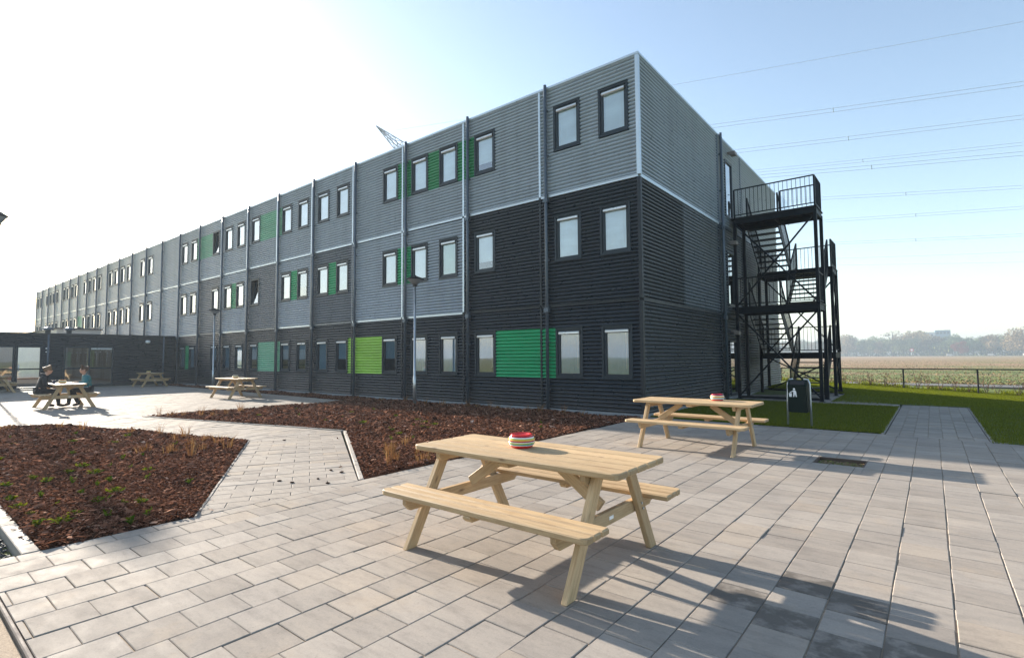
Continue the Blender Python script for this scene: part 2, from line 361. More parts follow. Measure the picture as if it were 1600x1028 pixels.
# lawn sheet with cut-outs for the paved path and stair slab (built from strips that butt together)
def lawn_strip(x0, x1, y0, y1, step=0.5):
    xs = np.linspace(x0, x1, max(2, int((x1 - x0) / step) + 1)); ys = np.linspace(y0, y1, max(2, int((y1 - y0) / step) + 1))
    X, Y = np.meshgrid(xs, ys); return X, Y
LV, LF = [], []; nb = 0
for (x0, x1, y0, y1) in ((-5.52, -0.82, 12.28, 18.80), (0.80, 16.0, 12.02, 19.5), (-2.6, 16.0, 19.62, 30.9), (-5.52, -2.6, 24.6, 30.9), (-60, -5.52, 27.0, 30.9)):
    X, Y = lawn_strip(x0, x1, y0, y1); Z = terrain(X, Y) + 0.0
    LV.append(np.stack([X.ravel(), Y.ravel(), Z.ravel()], 1)); a, b = X.shape; i2, j2 = np.meshgrid(np.arange(b - 1), np.arange(a - 1)); q = (j2 * b + i2).ravel() + nb
    LF.append(np.stack([q, q + 1, q + b + 1, q + b], 1)); nb += X.size
structure('lawn', np_mesh('lawn', np.concatenate(LV), np.concatenate(LF), MT['lawn'], smooth=True))
def blades(n, xs, ys, zfun, hmin, hmax, wd, lean=0.5):
    h = RNG.uniform(hmin, hmax, n); a = RNG.uniform(0, 6.283, n); w = wd * RNG.uniform(0.7, 1.3, n)
    z = zfun(xs, ys); dx, dy = np.cos(a) * w, np.sin(a) * w; la = RNG.uniform(0, 6.283, n); ln = RNG.uniform(0, lean, n) * h
    v = np.empty((n, 3, 3)); v[:, 0] = np.stack([xs - dx, ys - dy, z - .005], 1); v[:, 1] = np.stack([xs + dx, ys + dy, z - .005], 1)
    v[:, 2] = np.stack([xs + np.cos(la) * ln, ys + np.sin(la) * ln, z + h], 1)
    return v.reshape(-1, 3), np.arange(3 * n).reshape(n, 3)
def rect_pts(rects, dens):
    X, Y = [], []
    for (x0, x1, y0, y1, d) in rects:
        n = int((x1 - x0) * (y1 - y0) * d * dens); X.append(RNG.uniform(x0, x1, n)); Y.append(RNG.uniform(y0, y1, n))
    return np.concatenate(X), np.concatenate(Y)
bx, by = rect_pts([(-5.5, -0.775, 12.25, 18.83, 2600), (0.745, 5.0, 11.98, 19.53, 1800), (-2.6, 7, 19.6, 23.5, 1100), (-5.4, 9.5, 23.5, 30.6, 2300), (-5.5, -.8, 12.26, 12.5, 2600)], 1.0)
v, f = blades(len(bx), bx, by, terrain, 0.025, 0.055, 0.0045)
fb = np.repeat(by > 23, 3); v[fb, 2] += np.tile([0, 0, .025], len(bx))[fb]; v[fb, 0] += np.tile([-.004, .004, 0], len(bx))[fb]
structure('grass', np_mesh('grass', v, f, MT['grass'], np.repeat(RNG.beta(2, 2.4, len(bx)), 3)), 'stuff')
# tufts of grass at the lower left corner of the terrace and rough weeds below the fence
cx_ = RNG.uniform(-5.3, -3.7, 3500); cy_ = RNG.uniform(-0.3, 0.53, 3500)
k = cy_ < 0.53 - 0.05 * RNG.random(3500) - 0.35 * (cx_ + 4.10).clip(0); cx_, cy_ = cx_[k], cy_[k]
v, f = blades(len(cx_), cx_, cy_, lambda x, y: 0 * x - 0.03, 0.03, 0.09, 0.004)
structure('corner_grass', np_mesh('corner_grass', v, f, MT['grass'], np.repeat(RNG.uniform(.4, 1, len(cx_)), 3)), 'stuff')
wx = RNG.uniform(-14, 9, 9000); wy = 30.2 + np.abs(RNG.normal(0, .5, 9000)); clump = np.sin(wx * 2.3) + np.sin(wx * 5.1 + 1) + RNG.normal(0, .8, 9000) > -.2; wx, wy = wx[clump], wy[clump]
v, f = blades(len(wx), wx, wy, lambda x, y: terrain(x, y), 0.06, 0.24, 0.022, 0.9)
structure('weeds', np_mesh('weeds', v, f, MT['grass'], np.repeat(RNG.uniform(0, .8, len(wx)), 3)), 'stuff')
structure('far_path', MB().quad_box(-300, 300, 32.2, 34.5, -0.10, 0.012).mesh('far_path', MT['asphalt']))
# stubble clods and straw standing in the ploughed field
n = 26000; d = 35 + 150 * RNG.random(n) ** 1.9; sx_ = RNG.uniform(-0.28, 0.30, n) * d * 1.0 + RNG.uniform(-4, 6, n)
rows = np.round(d / 0.75) * 0.75 + RNG.normal(0, .12, n); kx = noise_keep = RNG.random(n) < 0.85
v, f = blades(n, sx_, rows, lambda x, y: 0 * x - 0.02, 0.02, 0.09, 0.05, 2.0)
structure('stubble', np_mesh('stubble', v, f, MT['straw'], np.repeat(RNG.beta(1.6, 1.6, n), 3)), 'stuff')

# ------------------------------------------------------------------ paving
def clip_poly(poly, region):          # both convex, counter-clockwise
    out = poly
    for i in range(len(region)):
        ax, ay = region[i]; bx_, by_ = region[(i + 1) % len(region)]; inp = out; out = []
        if not inp: return []
        def side(p): return (bx_ - ax) * (p[1] - ay) - (by_ - ay) * (p[0] - ax)
        for k_ in range(len(inp)):
            p, q_ = inp[k_], inp[(k_ + 1) % len(inp)]; sp, sq = side(p), side(q_)
            if sp >= 0: out.append(p)
            if (sp >= 0) != (sq >= 0):
                t = sp / (sp - sq); out.append((p[0] + t * (q_[0] - p[0]), p[1] + t * (q_[1] - p[1])))
    return out
def tile_geo(poly, dz, ch=0.004, depth=0.035):
    cx = sum(p[0] for p in poly) / len(poly); cy = sum(p[1] for p in poly) / len(poly); k_ = len(poly)
    tx, ty = random.gauss(0, .0022), random.gauss(0, .0022)
    top, mid, bot = [], [], []
    for x, y in poly:
        l = math.hypot(x - cx, y - cy) + 1e-6; s = max(0, 1 - ch * 1.5 / l); zz = dz + tx * (x - cx) + ty * (y - cy)
        top.append((cx + (x - cx) * s, cy + (y - cy) * s, zz)); mid.append((x, y, zz - ch)); bot.append((x, y, -depth))
    v_ = top + mid + bot; f_ = [tuple(range(k_))]
    for i in range(k_):
        j = (i + 1) % k_; f_.append((i, k_ + i, k_ + j, j)); f_.append((k_ + i, 2 * k_ + i, 2 * k_ + j, k_ + j))
    return v_, f_, (cx, cy)
HOLE = (-1.37, -0.76, 8.42, 8.98)       # uncovered drain pit in the terrace
def lay(region, origin, ang, a, bsz, gap, stag=0.5, skip=None):
    """running bond; courses run along local v, size a (across u) x bsz (along v)"""
    ca, sa = math.cos(ang), math.sin(ang); tiles = []
    loc = [((x - origin[0]) * ca + (y - origin[1]) * sa, -(x - origin[0]) * sa + (y - origin[1]) * ca) for x, y in region]
    u0, u1 = min(p[0] for p in loc), max(p[0] for p in loc); v0, v1 = min(p[1] for p in loc), max(p[1] for p in loc)
    for iu in range(math.floor(u0 / a), math.ceil(u1 / a)):
        off = stag * bsz * (iu % 2)
        for iv in range(math.floor((v0 - off) / bsz), math.ceil((v1 - off) / bsz)):
            g1 = gap * random.uniform(.75, 1.3); g2 = gap * random.uniform(.5, 1.0); jx, jy = random.gauss(0, .0012), random.gauss(0, .0012)
            q = [(iu * a + g1 / 2 + jx, iv * bsz + off + g2 / 2 + jy), ((iu + 1) * a - g1 / 2 + jx, iv * bsz + off + g2 / 2 + jy), ((iu + 1) * a - g1 / 2 + jx, (iv + 1) * bsz + off - g2 / 2 + jy), (iu * a + g1 / 2 + jx, (iv + 1) * bsz + off - g2 / 2 + jy)]
            q = clip_poly(q, loc)
            if len(q) < 3: continue
            w_ = [(origin[0] + x * ca - y * sa, origin[1] + x * sa + y * ca) for x, y in q]
            ar = 0.5 * abs(sum(w_[i][0] * w_[(i + 1) % len(w_)][1] - w_[(i + 1) % len(w_)][0] * w_[i][1] for i in range(len(w_))))
            if ar < 0.002: continue
            c = (sum(p[0] for p in w_) / len(w_), sum(p[1] for p in w_) / len(w_))
            if skip and skip[0] - .35 < c[0] < skip[1] + .35 and skip[2] - .35 < c[1] < skip[3] + .35:
                h0, h1, h2, h3 = skip; B_ = 1e3     # cut the tiles that meet the pit
                for rg in ([(-B_, -B_), (h0, -B_), (h0, B_), (-B_, B_)], [(h1, -B_), (B_, -B_), (B_, B_), (h1, B_)], [(h0, -B_), (h1, -B_), (h1, h2), (h0, h2)], [(h0, h3), (h1, h3), (h1, B_), (h0, B_)]):
                    pc = clip_poly(w_, rg)
                    if len(pc) >= 3 and max(p[0] for p in pc) - min(p[0] for p in pc) > .03 and max(p[1] for p in pc) - min(p[1] for p in pc) > .03: tiles.append(pc)
                continue
            tiles.append(w_)
    return tiles
def in_view(c):
    d = c[0] * _f.x + c[1] * _f.y; s = c[0] * _r.x + c[1] * _r.y
    return d > 0.6 and abs(s) < d * 1.03 and d < 1.5 / 0.01 and (1.5 / d) < 0.72
DAMP = [(-0.83, 3.86), (-0.53, 3.70), (-0.72, 3.32), (-0.40, 3.25), (-0.42, 3.02), (-1.02, 3.55), (-0.10, 3.40)]
def build_paving(name, polys, piece, budget, sheet, label_sheet_mat=None):
    root = structure(name, MB_sheet(sheet).mesh(name, MT['sand']))
    geo = []
    for p in polys:
        v_, f_, c = tile_geo(p, random.gauss(0, .0016)); geo.append((0 if in_view(c) else 1, c[0] ** 2 + c[1] ** 2, v_, f_, c))
    geo.sort(key=lambda g: (g[0], g[1]))
    for _, _, v_, f_, c in geo[:budget]:
        me = bpy.data.meshes.new(piece); me.from_pydata([(x - c[0], y - c[1], z) for x, y, z in v_], [], f_); dampness = any(math.hypot(c[0] - a_, c[1] - b_) < .16 for a_, b_ in DAMP); me.materials.append(MT['tile_damp' if dampness else 'tile'])
        o = ob(piece, me, root, (c[0], c[1], 0))
        if dampness: o['label'] = 'damp dark tile'
    V, F, T = [], [], []
    for _, _, v_, f_, c in geo[budget:]:
        n_ = len(V); V += v_; F += [tuple(n_ + i for i in q) for q in f_]; T += [random.betavariate(2.2, 2.2)] * len(v_)
    if V:
        me = bpy.data.meshes.new(piece); me.from_pydata(V, [], F); at = me.attributes.new('tint', 'FLOAT', 'POINT'); at.data.foreach_set('value', T); me.materials.append(MT['tile_attr'])
        o = ob(name + '_tiles', me, root); o['kind'] = 'stuff'
    return root
def MB_sheet(polys, z=-0.0085):
    m = MB()
    for p in polys: m.poly([(x, y, z) for x, y in p])
    return m
T0 = 0.0466
main_reg = [(-5.55, 0.60), (6.6, 0.60), (6.6, 12.0), (-5.55, 12.25)]
main_polys = lay(main_reg, (T0, 0.03), 0, 0.3007, 0.3007, 0.0058, 0.5, HOLE)
sheets = [[(-5.55, 0.60), (HOLE[0], 0.60), (HOLE[0], 12.16), (-5.55, 12.25)], [(HOLE[1], 0.6), (6.6, 0.6), (6.6, 12.0), (HOLE[1], 12.15)], [(HOLE[0], .6), (HOLE[1], .6), (HOLE[1], HOLE[2]), (HOLE[0], HOLE[2])], [(HOLE[0], HOLE[3]), (HOLE[1], HOLE[3]), (HOLE[1], 12.15), (HOLE[0], 12.16)]]
terrace = build_paving('terrace', main_polys, 'paving_tile', 300, sheets)
# diagonal garden path and the far courtyard
P1 = [(-5.55, 2.06), (-5.55, 3.86), (-9.60, 6.24), (-9.87, 4.52)]
ang1 = math.atan2(0.496, -0.868)
pp = lay(P1, (-5.55, 2.06), ang1, 0.205, 0.405, 0.006)
P2 = [(-9.87, 4.52), (-9.60, 6.24), (-16.27, 4.64), (-16.25, 2.80)]
pp += lay(P2, (-9.87, 4.52), math.atan2(-1.7, -6.5), 0.205, 0.405, 0.006)
structure_path = build_paving('garden_path', pp, 'path_tile', 290, [P1, P2])
WR = [[(-16.25, 2.80), (-16.25, 10.80), (-36.15, 11.15), (-36.15, -6), (-17.0, -6)]]
pw = lay(WR[0], (-16.2, 0), 0, 0.3007, 0.3007, 0.0065)
build_paving('courtyard', pw, 'courtyard_tile', 200, WR)
# narrow block path on the lawn and slab under the stairs
P3 = [(-0.74, 12.05), (0.72, 12.02), (0.72, 19.5), (-0.74, 19.5)]
pl = lay(P3, (-0.74, 12.0), 0, 0.21, 0.21, 0.006)
SL = [[(-2.55, 18.85), (-0.80, 18.85), (-0.80, 19.55), (-2.55, 20.9)], [(-5.50, 18.85), (-2.55, 18.85), (-2.55, 24.5), (-5.50, 24.5)]]
for r_ in SL: pl += lay(r_, (-5.5, 18.85), 0, 0.3, 0.3, 0.005)
build_paving('lawn_path', pl, 'path_block', 280, [P3] + SL)
def kerb_run(parent, a, b, w=0.06, h=0.03, mat='kerb', z0=-0.2, unit=1.0):
    a = Vector((*a, 0)); b = Vector((*b, 0)); n_ = max(1, round((b - a).length / unit)); d_ = (b - a) / n_
    me = MB().quad_box(0.003, d_.length - 0.003, -w / 2, w / 2, z0, h).mesh('kerb_stone', MT[mat], 0.006)
    for i in range(n_):
        o = ob('kerb_stone', me, parent, a + d_ * i + Vector((0, 0, random.uniform(-.003, .003))), (0, 0, math.atan2(d_.y, d_.x)))
kerb_run(structure_path, (-5.58, 3.93), (-9.55, 6.31), 0.06, 0.006); kerb_run(structure_path, (-5.55, 2.045), (-9.87, 4.50), 0.03, 0.004)
kerb_run(structure_path, (-9.90, 4.50), (-16.14, 2.79), 0.04, 0.015, 'kerb_dark'); kerb_run(structure_path, (-9.6, 6.31), (-16.38, 4.68), 0.05, 0.012)
kerb_run(terrace, (-5.56, 0.875), (-12.0, 0.915), 0.11, 0.004, 'kerb')
kerb_run(terrace, (-5.58, 0.583), (6.4, 0.583), 0.022, 0.002, 'kerb_dark')
kerb_run(structure_path, (-0.785, 12.2), (-0.785, 18.8), 0.05, 0.006); kerb_run(structure_path, (0.755, 12.02), (0.755, 19.5), 0.05, 0.006)
structure('border_strip', MB().quad_box(-5.56, -3.0, -0.9, 0.57, -0.09, -0.03).mesh('border_strip', MT['sand']))
# drain pit: recessed floor, rusty steel frame, loose gravel
pit = thing('drain_pit', 'open shallow drain pit with rusty frame and gravel set in the terrace', 'drain', ((HOLE[0] + HOLE[1]) / 2, (HOLE[2] + HOLE[3]) / 2, 0))
hw, hd = (HOLE[1] - HOLE[0]) / 2, (HOLE[3] - HOLE[2]) / 2
MT['rust'] = painted('rusty_steel', (0.085, 0.055, 0.04), 0.8)
m_ = MB(); m_.quad_box(-hw, hw, -hd, -hd + .02, -.09, -.004); m_.quad_box(-hw, hw, hd - .02, hd, -.09, -.004); m_.quad_box(-hw, -hw + .02, -hd + .02, hd - .02, -.09, -.004); m_.quad_box(hw - .02, hw, -hd + .02, hd - .02, -.09, -.004)
ob('steel_frame', m_.mesh('steel_frame', MT['rust']), pit)
ob('pit_floor', MB().quad_box(-hw + .02, hw - .02, -hd + .02, hd - .02, -.09, -.05).mesh('pit_floor', MT['sand']), pit)
def pebbles(n, xs, ys, zs, smin, smax, mat, name):
    s = RNG.uniform(smin, smax, n); base = np.array([(1, 0, 0), (-1, 0, 0), (0, 1, 0), (0, -1, 0), (0, 0, .7), (0, 0, -.7)], float)
    ff = np.array([(0, 2, 4), (2, 1, 4), (1, 3, 4), (3, 0, 4), (2, 0, 5), (1, 2, 5), (3, 1, 5), (0, 3, 5)])
    a = RNG.uniform(0, 6.28, n); ca, sa = np.cos(a), np.sin(a); B = base[None] * (s[:, None, None] * RNG.uniform(.6, 1.3, (n, 6, 1)))
    v_ = np.stack([B[..., 0] * ca[:, None] - B[..., 1] * sa[:, None] + xs[:, None], B[..., 0] * sa[:, None] + B[..., 1] * ca[:, None] + ys[:, None], B[..., 2] + zs[:, None]], 2)
    return np_mesh(name, v_.reshape(-1, 3), (ff[None] + 6 * np.arange(n)[:, None, None]).reshape(-1, 3), mat, np.repeat(RNG.random(n), 6))
n = 900; o = ob('pit_gravel', pebbles(n, RNG.uniform(-hw + .03, hw - .03, n), RNG.uniform(-hd + .03, hd - .03, n), np.full(n, -.047), .006, .016, MT['straw'], 'pit_gravel'), pit); o['kind'] = 'stuff'
n = 5200; structure('gravel', pebbles(n, RNG.uniform(-9.5, -5.60, n), RNG.uniform(-.2, .81, n), RNG.uniform(-.095, -.065, n), .008, .022, MT['gravel'], 'gravel'), 'stuff')

# ------------------------------------------------------------------ bark beds
BED_A = [(-5.57, 0.93), (-5.57, 2.045), (-9.875, 4.475), (-16.10, 2.78), (-16.6, 0.93)]
BED_B = [(-5.60, 3.97), (-5.60, 11.97), (-36.1, 11.97), (-36.1, 11.20), (-16.15, 10.85), (-16.32, 4.74), (-9.6, 6.36)]
def bed(name, poly, n):
    xs0, xs1 = min(p[0] for p in poly), max(p[0] for p in poly); ys0, ys1 = min(p[1] for p in poly), max(p[1] for p in poly)
    m = MB().poly([(x, y, -0.012) for x, y in poly]); root = structure(name, m.mesh(name, MT['bark_floor']))
    px = RNG.uniform(xs0, xs1, n); py = RNG.uniform(ys0, ys1, n); keep = inside(px, py, poly); px, py = px[keep], py[keep]
    d2 = np.hypot(px, py); keep = RNG.random(len(px)) < np.clip((11.0 / d2) ** 1.3, 0.12, 1); px, py = px[keep], py[keep]; k_ = len(px)
    sp_ = RNG.random(k_) < .02; px = px + sp_ * RNG.normal(0, .09, k_); py = py + sp_ * RNG.normal(0, .09, k_); out_ = ~inside(px, py, poly)
    far = np.clip(np.hypot(px, py) / 9, 0.9, 1.7)
    ln = RNG.gamma(4, .0040, k_).clip(.006, .05) * far * np.where(RNG.random(k_) < .10, 1.7, 1.0); wd = ln * RNG.uniform(.22, .5, k_); a = RNG.uniform(0, 6.283, k_); p1 = RNG.normal(0, .30, k_); rl = RNG.normal(0, .42, k_)
    z = 0.012 + 0.022 * np.sin(px * 2.1) * np.sin(py * 2.7 + 1) + RNG.uniform(-.012, .028, k_)
    z = np.where(out_, .008, z)
    ca, sa, cp, sp = np.cos(a), np.sin(a), np.cos(p1), np.sin(p1)
    ux = np.stack([ca * cp, sa * cp, sp], 1); vx = np.stack([-sa * np.cos(rl), ca * np.cos(rl), np.sin(rl)], 1); nz = np.cross(ux, vx); c = np.stack([px, py, z], 1)
    ku = (ux * ln[:, None]); kv = vx * wd[:, None]; th = nz * (wd * .35)[:, None]
    V = np.stack([c - ku - kv * .6, c - ku * .9 + kv, c + ku * RNG.uniform(.6, 1, (k_, 1)) + kv * .7, c + ku - kv, c + th, c - ku * .2 + kv * .1 + th], 1)
    Fq = np.array([(0, 3, 4), (0, 4, 5), (0, 5, 1), (1, 5, 4), (1, 4, 2), (2, 4, 3)])
    o = ob(name + '_chips', np_mesh(name + '_chips', V.reshape(-1, 3), (Fq[None] + 6 * np.arange(k_)[:, None, None]).reshape(-1, 3), MT['chips'], np.repeat(np.clip(RNG.beta(1.6, 2.6, k_), 0, 1), 6)), root); o['kind'] = 'stuff'
    return root
bed('bark_bed', BED_A, 170000); bed('border_bed', BED_B, 430000)

def leaf_plant(name, n, rad, h, mat, lf=.018, upright=0.5):
    V, F, T = [Vector((0, 0, -.02))], [], [0.0]
    for i in range(n):
        a = random.uniform(0, 6.283); r = rad * math.sqrt(random.random()); c = Vector((r * math.cos(a), r * math.sin(a), h * random.uniform(.25, 1)))
        d = Vector((math.cos(a + random.gauss(0, .8)), math.sin(a + random.gauss(0, .8)), random.uniform(-.1, upright))).normalized(); s = d.cross(Vector((0, 0, 1))).normalized(); l = lf * random.uniform(.6, 1.4); n_ = len(V)
        V += [c - d * l, c + s * l * .55, c + d * l + Vector((0, 0, -.2 * l)), c - s * l * .55]; F += [(n_, n_ + 1, n_ + 2), (n_, n_ + 2, n_ + 3), (0, n_, n_ + 3)] if random.random() < .5 else [(n_, n_ + 1, n_ + 2), (n_, n_ + 2, n_ + 3), (0, n_ + 1, n_)]; T += [random.random()] * 4
    return np_mesh(name, [tuple(p) for p in V], F, mat, T)
def tuft(name, n, h, mat, spread=.05, w=.0028):
    V, F, T = [Vector((0, 0, -.02))], [], [0.0]
    for i in range(n):
        a = random.uniform(0, 6.283); r = spread * random.random(); b = Vector((r * math.cos(a) * .5, r * math.sin(a) * .5, -.01)); hh = h * random.uniform(.45, 1); ln = random.uniform(.05, .65)
        mid = b + Vector((math.cos(a) * hh * ln * .35, math.sin(a) * hh * ln * .35, hh * .6)); tip = b + Vector((math.cos(a) * hh * ln, math.sin(a) * hh * ln, hh * random.uniform(.75, 1)))
        s = Vector((-math.sin(a + 1), math.cos(a + 1), 0)) * w; n_ = len(V); V += [b - s, b + s, mid + s * .8, mid - s * .8, tip]; F += [(0, n_ + 1, n_), (n_, n_ + 1, n_ + 2), (n_, n_ + 2, n_ + 3), (n_ + 3, n_ + 2, n_ + 4)]; T += [random.random()] * 5
    return np_mesh(name, [tuple(p) for p in V], F, mat, T)
sd_me = [leaf_plant('seedling', 16, .05, .05, MT['seedling'], .016), leaf_plant('seedling', 26, .08, .05, MT['seedling'], .016), leaf_plant('seedling', 9, .03, .06, MT['seedling'], .014)]
seedA = [(-13.33, 2.7), (-12.11, 3.24), (-13.83, 1.8), (-12.64, 1.7), (-12.2, 2.43), (-9.53, 2.49), (-9.55, 2.75), (-9.21, 1.95), (-8.95, 2.19), (-8.86, 1.74), (-8.55, 1.94), (-8.55, 2.32), (-8.82, 1.38), (-8.49, 1.45), (-8.19, 1.64), (-7.86, 1.93), (-8.58, 1.11), (-7.72, 1.77), (-7.37, 1.56), (-7.18, 1.82), (-7.59, 1.25), (-7.65, 1.02), (-6.78, 1.6), (-6.49, 1.72), (-6.40, 1.85), (-7.22, 1.02), (-6.98, 1.27), (-6.75, 1.06), (-6.44, 1.31), (-6.12, 1.49), (-6.3, 1.02), (-6.23, 1.18), (-5.9, 1.75), (-5.72, 1.57), (-8.13, 2.42), (-7.65, 2.25), (-10.6, 2.1), (-11.3, 2.8), (-10.2, 3.4), (-7.0, 2.5), (-10.9, 1.3), (-14.5, 2.3)]
seedB = [(-10.65, 8.51), (-9.49, 8.24), (-8.91, 7.61), (-8.47, 7.46), (-8.6, 7.92), (-8.93, 6.96), (-8.59, 6.78), (-8.14, 6.57), (-7.49, 6.38), (-8.27, 7.45), (-9.09, 8.07), (-7.77, 6.1), (-11.6, 7.6), (-12.3, 8.3), (-13.0, 7.2), (-11.2, 6.9), (-13.7, 6.5), (-12.5, 9.2), (-14.6, 8.0), (-10.2, 7.2), (-6.9, 9.6), (-6.4, 8.9)]
for lst, lab, g in ((seedA, 'small yellow green seedling in the near left bark bed', 'seedlings in the near bark bed'), (seedB, 'small yellow green seedling in the bark bed along the facade', 'seedlings in the facade bark bed')):
    for i, (x, y) in enumerate(lst):
        o = thing('seedling', lab, 'plant', (x, y, .025), random.uniform(0, 6), g, sd_me[i % 3]); o.scale = (random.uniform(.8, 1.25),) * 3
tf_me = [tuft('dry_grass_tuft', 36, .24, MT['dry_grass'], .10, .0026), tuft('dry_grass_tuft', 24, .33, MT['dry_grass'], .07, .0024), tuft('dry_grass_tuft', 46, .17, MT['dry_grass'], .17, .0026)]
tA = [(-9.7, 3.9), (-9.9, 3.55), (-10.3, 3.9), (-9.3, 3.5), (-10.8, 3.6), (-9.5, 3.1), (-11.3, 3.95), (-11.9, 3.7), (-10.0, 2.9), (-12.6, 3.4), (-8.9, 3.2), (-15.6, 2.0), (-14.8, 2.7), (-13.9, 2.9), (-10.5, 4.0), (-9.1, 3.8)]
tB = [(-6.16, 4.93), (-6.04, 4.7), (-5.84, 5.17), (-6.63, 5.2), (-6.29, 5.45), (-6.37, 5.74), (-6.9, 5.35), (-5.8, 5.7), (-7.1, 5.9), (-5.75, 6.2), (-16.0, 4.95), (-15.79, 5.2), (-15.5, 5.35), (-15.03, 5.6), (-14.8, 5.8), (-14.98, 6.2), (-15.7, 6.9), (-16.0, 6.3), (-15.2, 6.7)]
tW = [(-10.6, 11.5), (-10.2, 11.6), (-9.9, 11.55), (-9.4, 11.5), (-11.1, 11.6), (-8.8, 11.6), (-8.3, 11.5), (-7.6, 11.6), (-12.2, 11.6), (-12.9, 11.5), (-14.0, 11.6), (-15.2, 11.5), (-7.0, 11.5), (-16.6, 11.5)]
for lst, lab, g in ((tA, 'thin dry orange grass tuft in the near left bark bed', 'dry grass tufts in the near bark bed'), (tB, 'thin dry orange grass tuft at the path side of the facade bed', 'dry grass tufts beside the garden path'), (tW, 'thin dry grass tuft growing against the foot of the facade', 'dry grass tufts along the wall')):
    for i, (x, y) in enumerate(lst):
        o = thing('dry_grass_tuft', lab, 'plant', (x, y, .01), random.uniform(0, 6), g, tf_me[i % 3]); s_ = random.uniform(.85, 1.4); o.scale = (s_, s_, s_)
ch_me = MB().lathe([(.001, 0), (.03, .004), (.036, .013), (.02, .024), (.002, .026)], 7).mesh('bark_scrap', MT['bark_floor'])
for (x, y) in [(-6.3, 3.25), (-6.09, 3.3), (-6.02, 3.6), (-6.34, 3.98), (-6.12, 4.0), (-5.72, 3.55), (-9.35, 4.9)]:
    o = thing('bark_scrap', 'small dark scrap of bark lying on the garden path', 'bark', (x, y, .001), random.uniform(0, 6), 'bark scraps on the path', ch_me); o.scale = (random.uniform(.6, 1.1), random.uniform(.4, .8), .6)

# ------------------------------------------------------------------ corrugated panels and windows
PER, SEG = 0.1, 10
def rib(t):      # broad rounded rib, narrow deep groove
    return -0.024 * math.sin(math.pi * t / .62) ** .8 if t < .62 else 0.034 * math.sin(math.pi * (t - .62) / .38)
def corrugated(name, w, z0, z1, mat, holes=(), x0=0.0):
    zs = set(np.round(np.arange(math.ceil(z0 / (PER / SEG)) * (PER / SEG), z1, PER / SEG), 5)); zs |= {z0, z1}
    for h in holes: zs |= {h[2], h[3]}
    zs = sorted(z for z in zs if z0 - 1e-6 <= z <= z1 + 1e-6); zs = [z for i, z in enumerate(zs) if i == 0 or z - zs[i - 1] > 1e-4]
    xs = {x0, x0 + w}
    for h in holes: xs |= {h[0], h[1]}
    xs = sorted(x for x in xs if x0 - 1e-6 <= x <= x0 + w + 1e-6); V, F = [], []
    for z in zs:
        y = rib((z / PER + 1e-6) % 1.0)
        for x in xs: V.append((x, y, z))
    k = len(xs)
    for j in range(len(zs) - 1):
        zc = (zs[j] + zs[j + 1]) / 2
        for i in range(k - 1):
            xc = (xs[i] + xs[i + 1]) / 2
            if any(h[0] < xc < h[1] and h[2] < zc < h[3] for h in holes): continue
            F.append((j * k + i, j * k + i + 1, (j + 1) * k + i + 1, (j + 1) * k + i))
    return np_mesh(name, V, np.array(F), MT[mat], smooth=True)

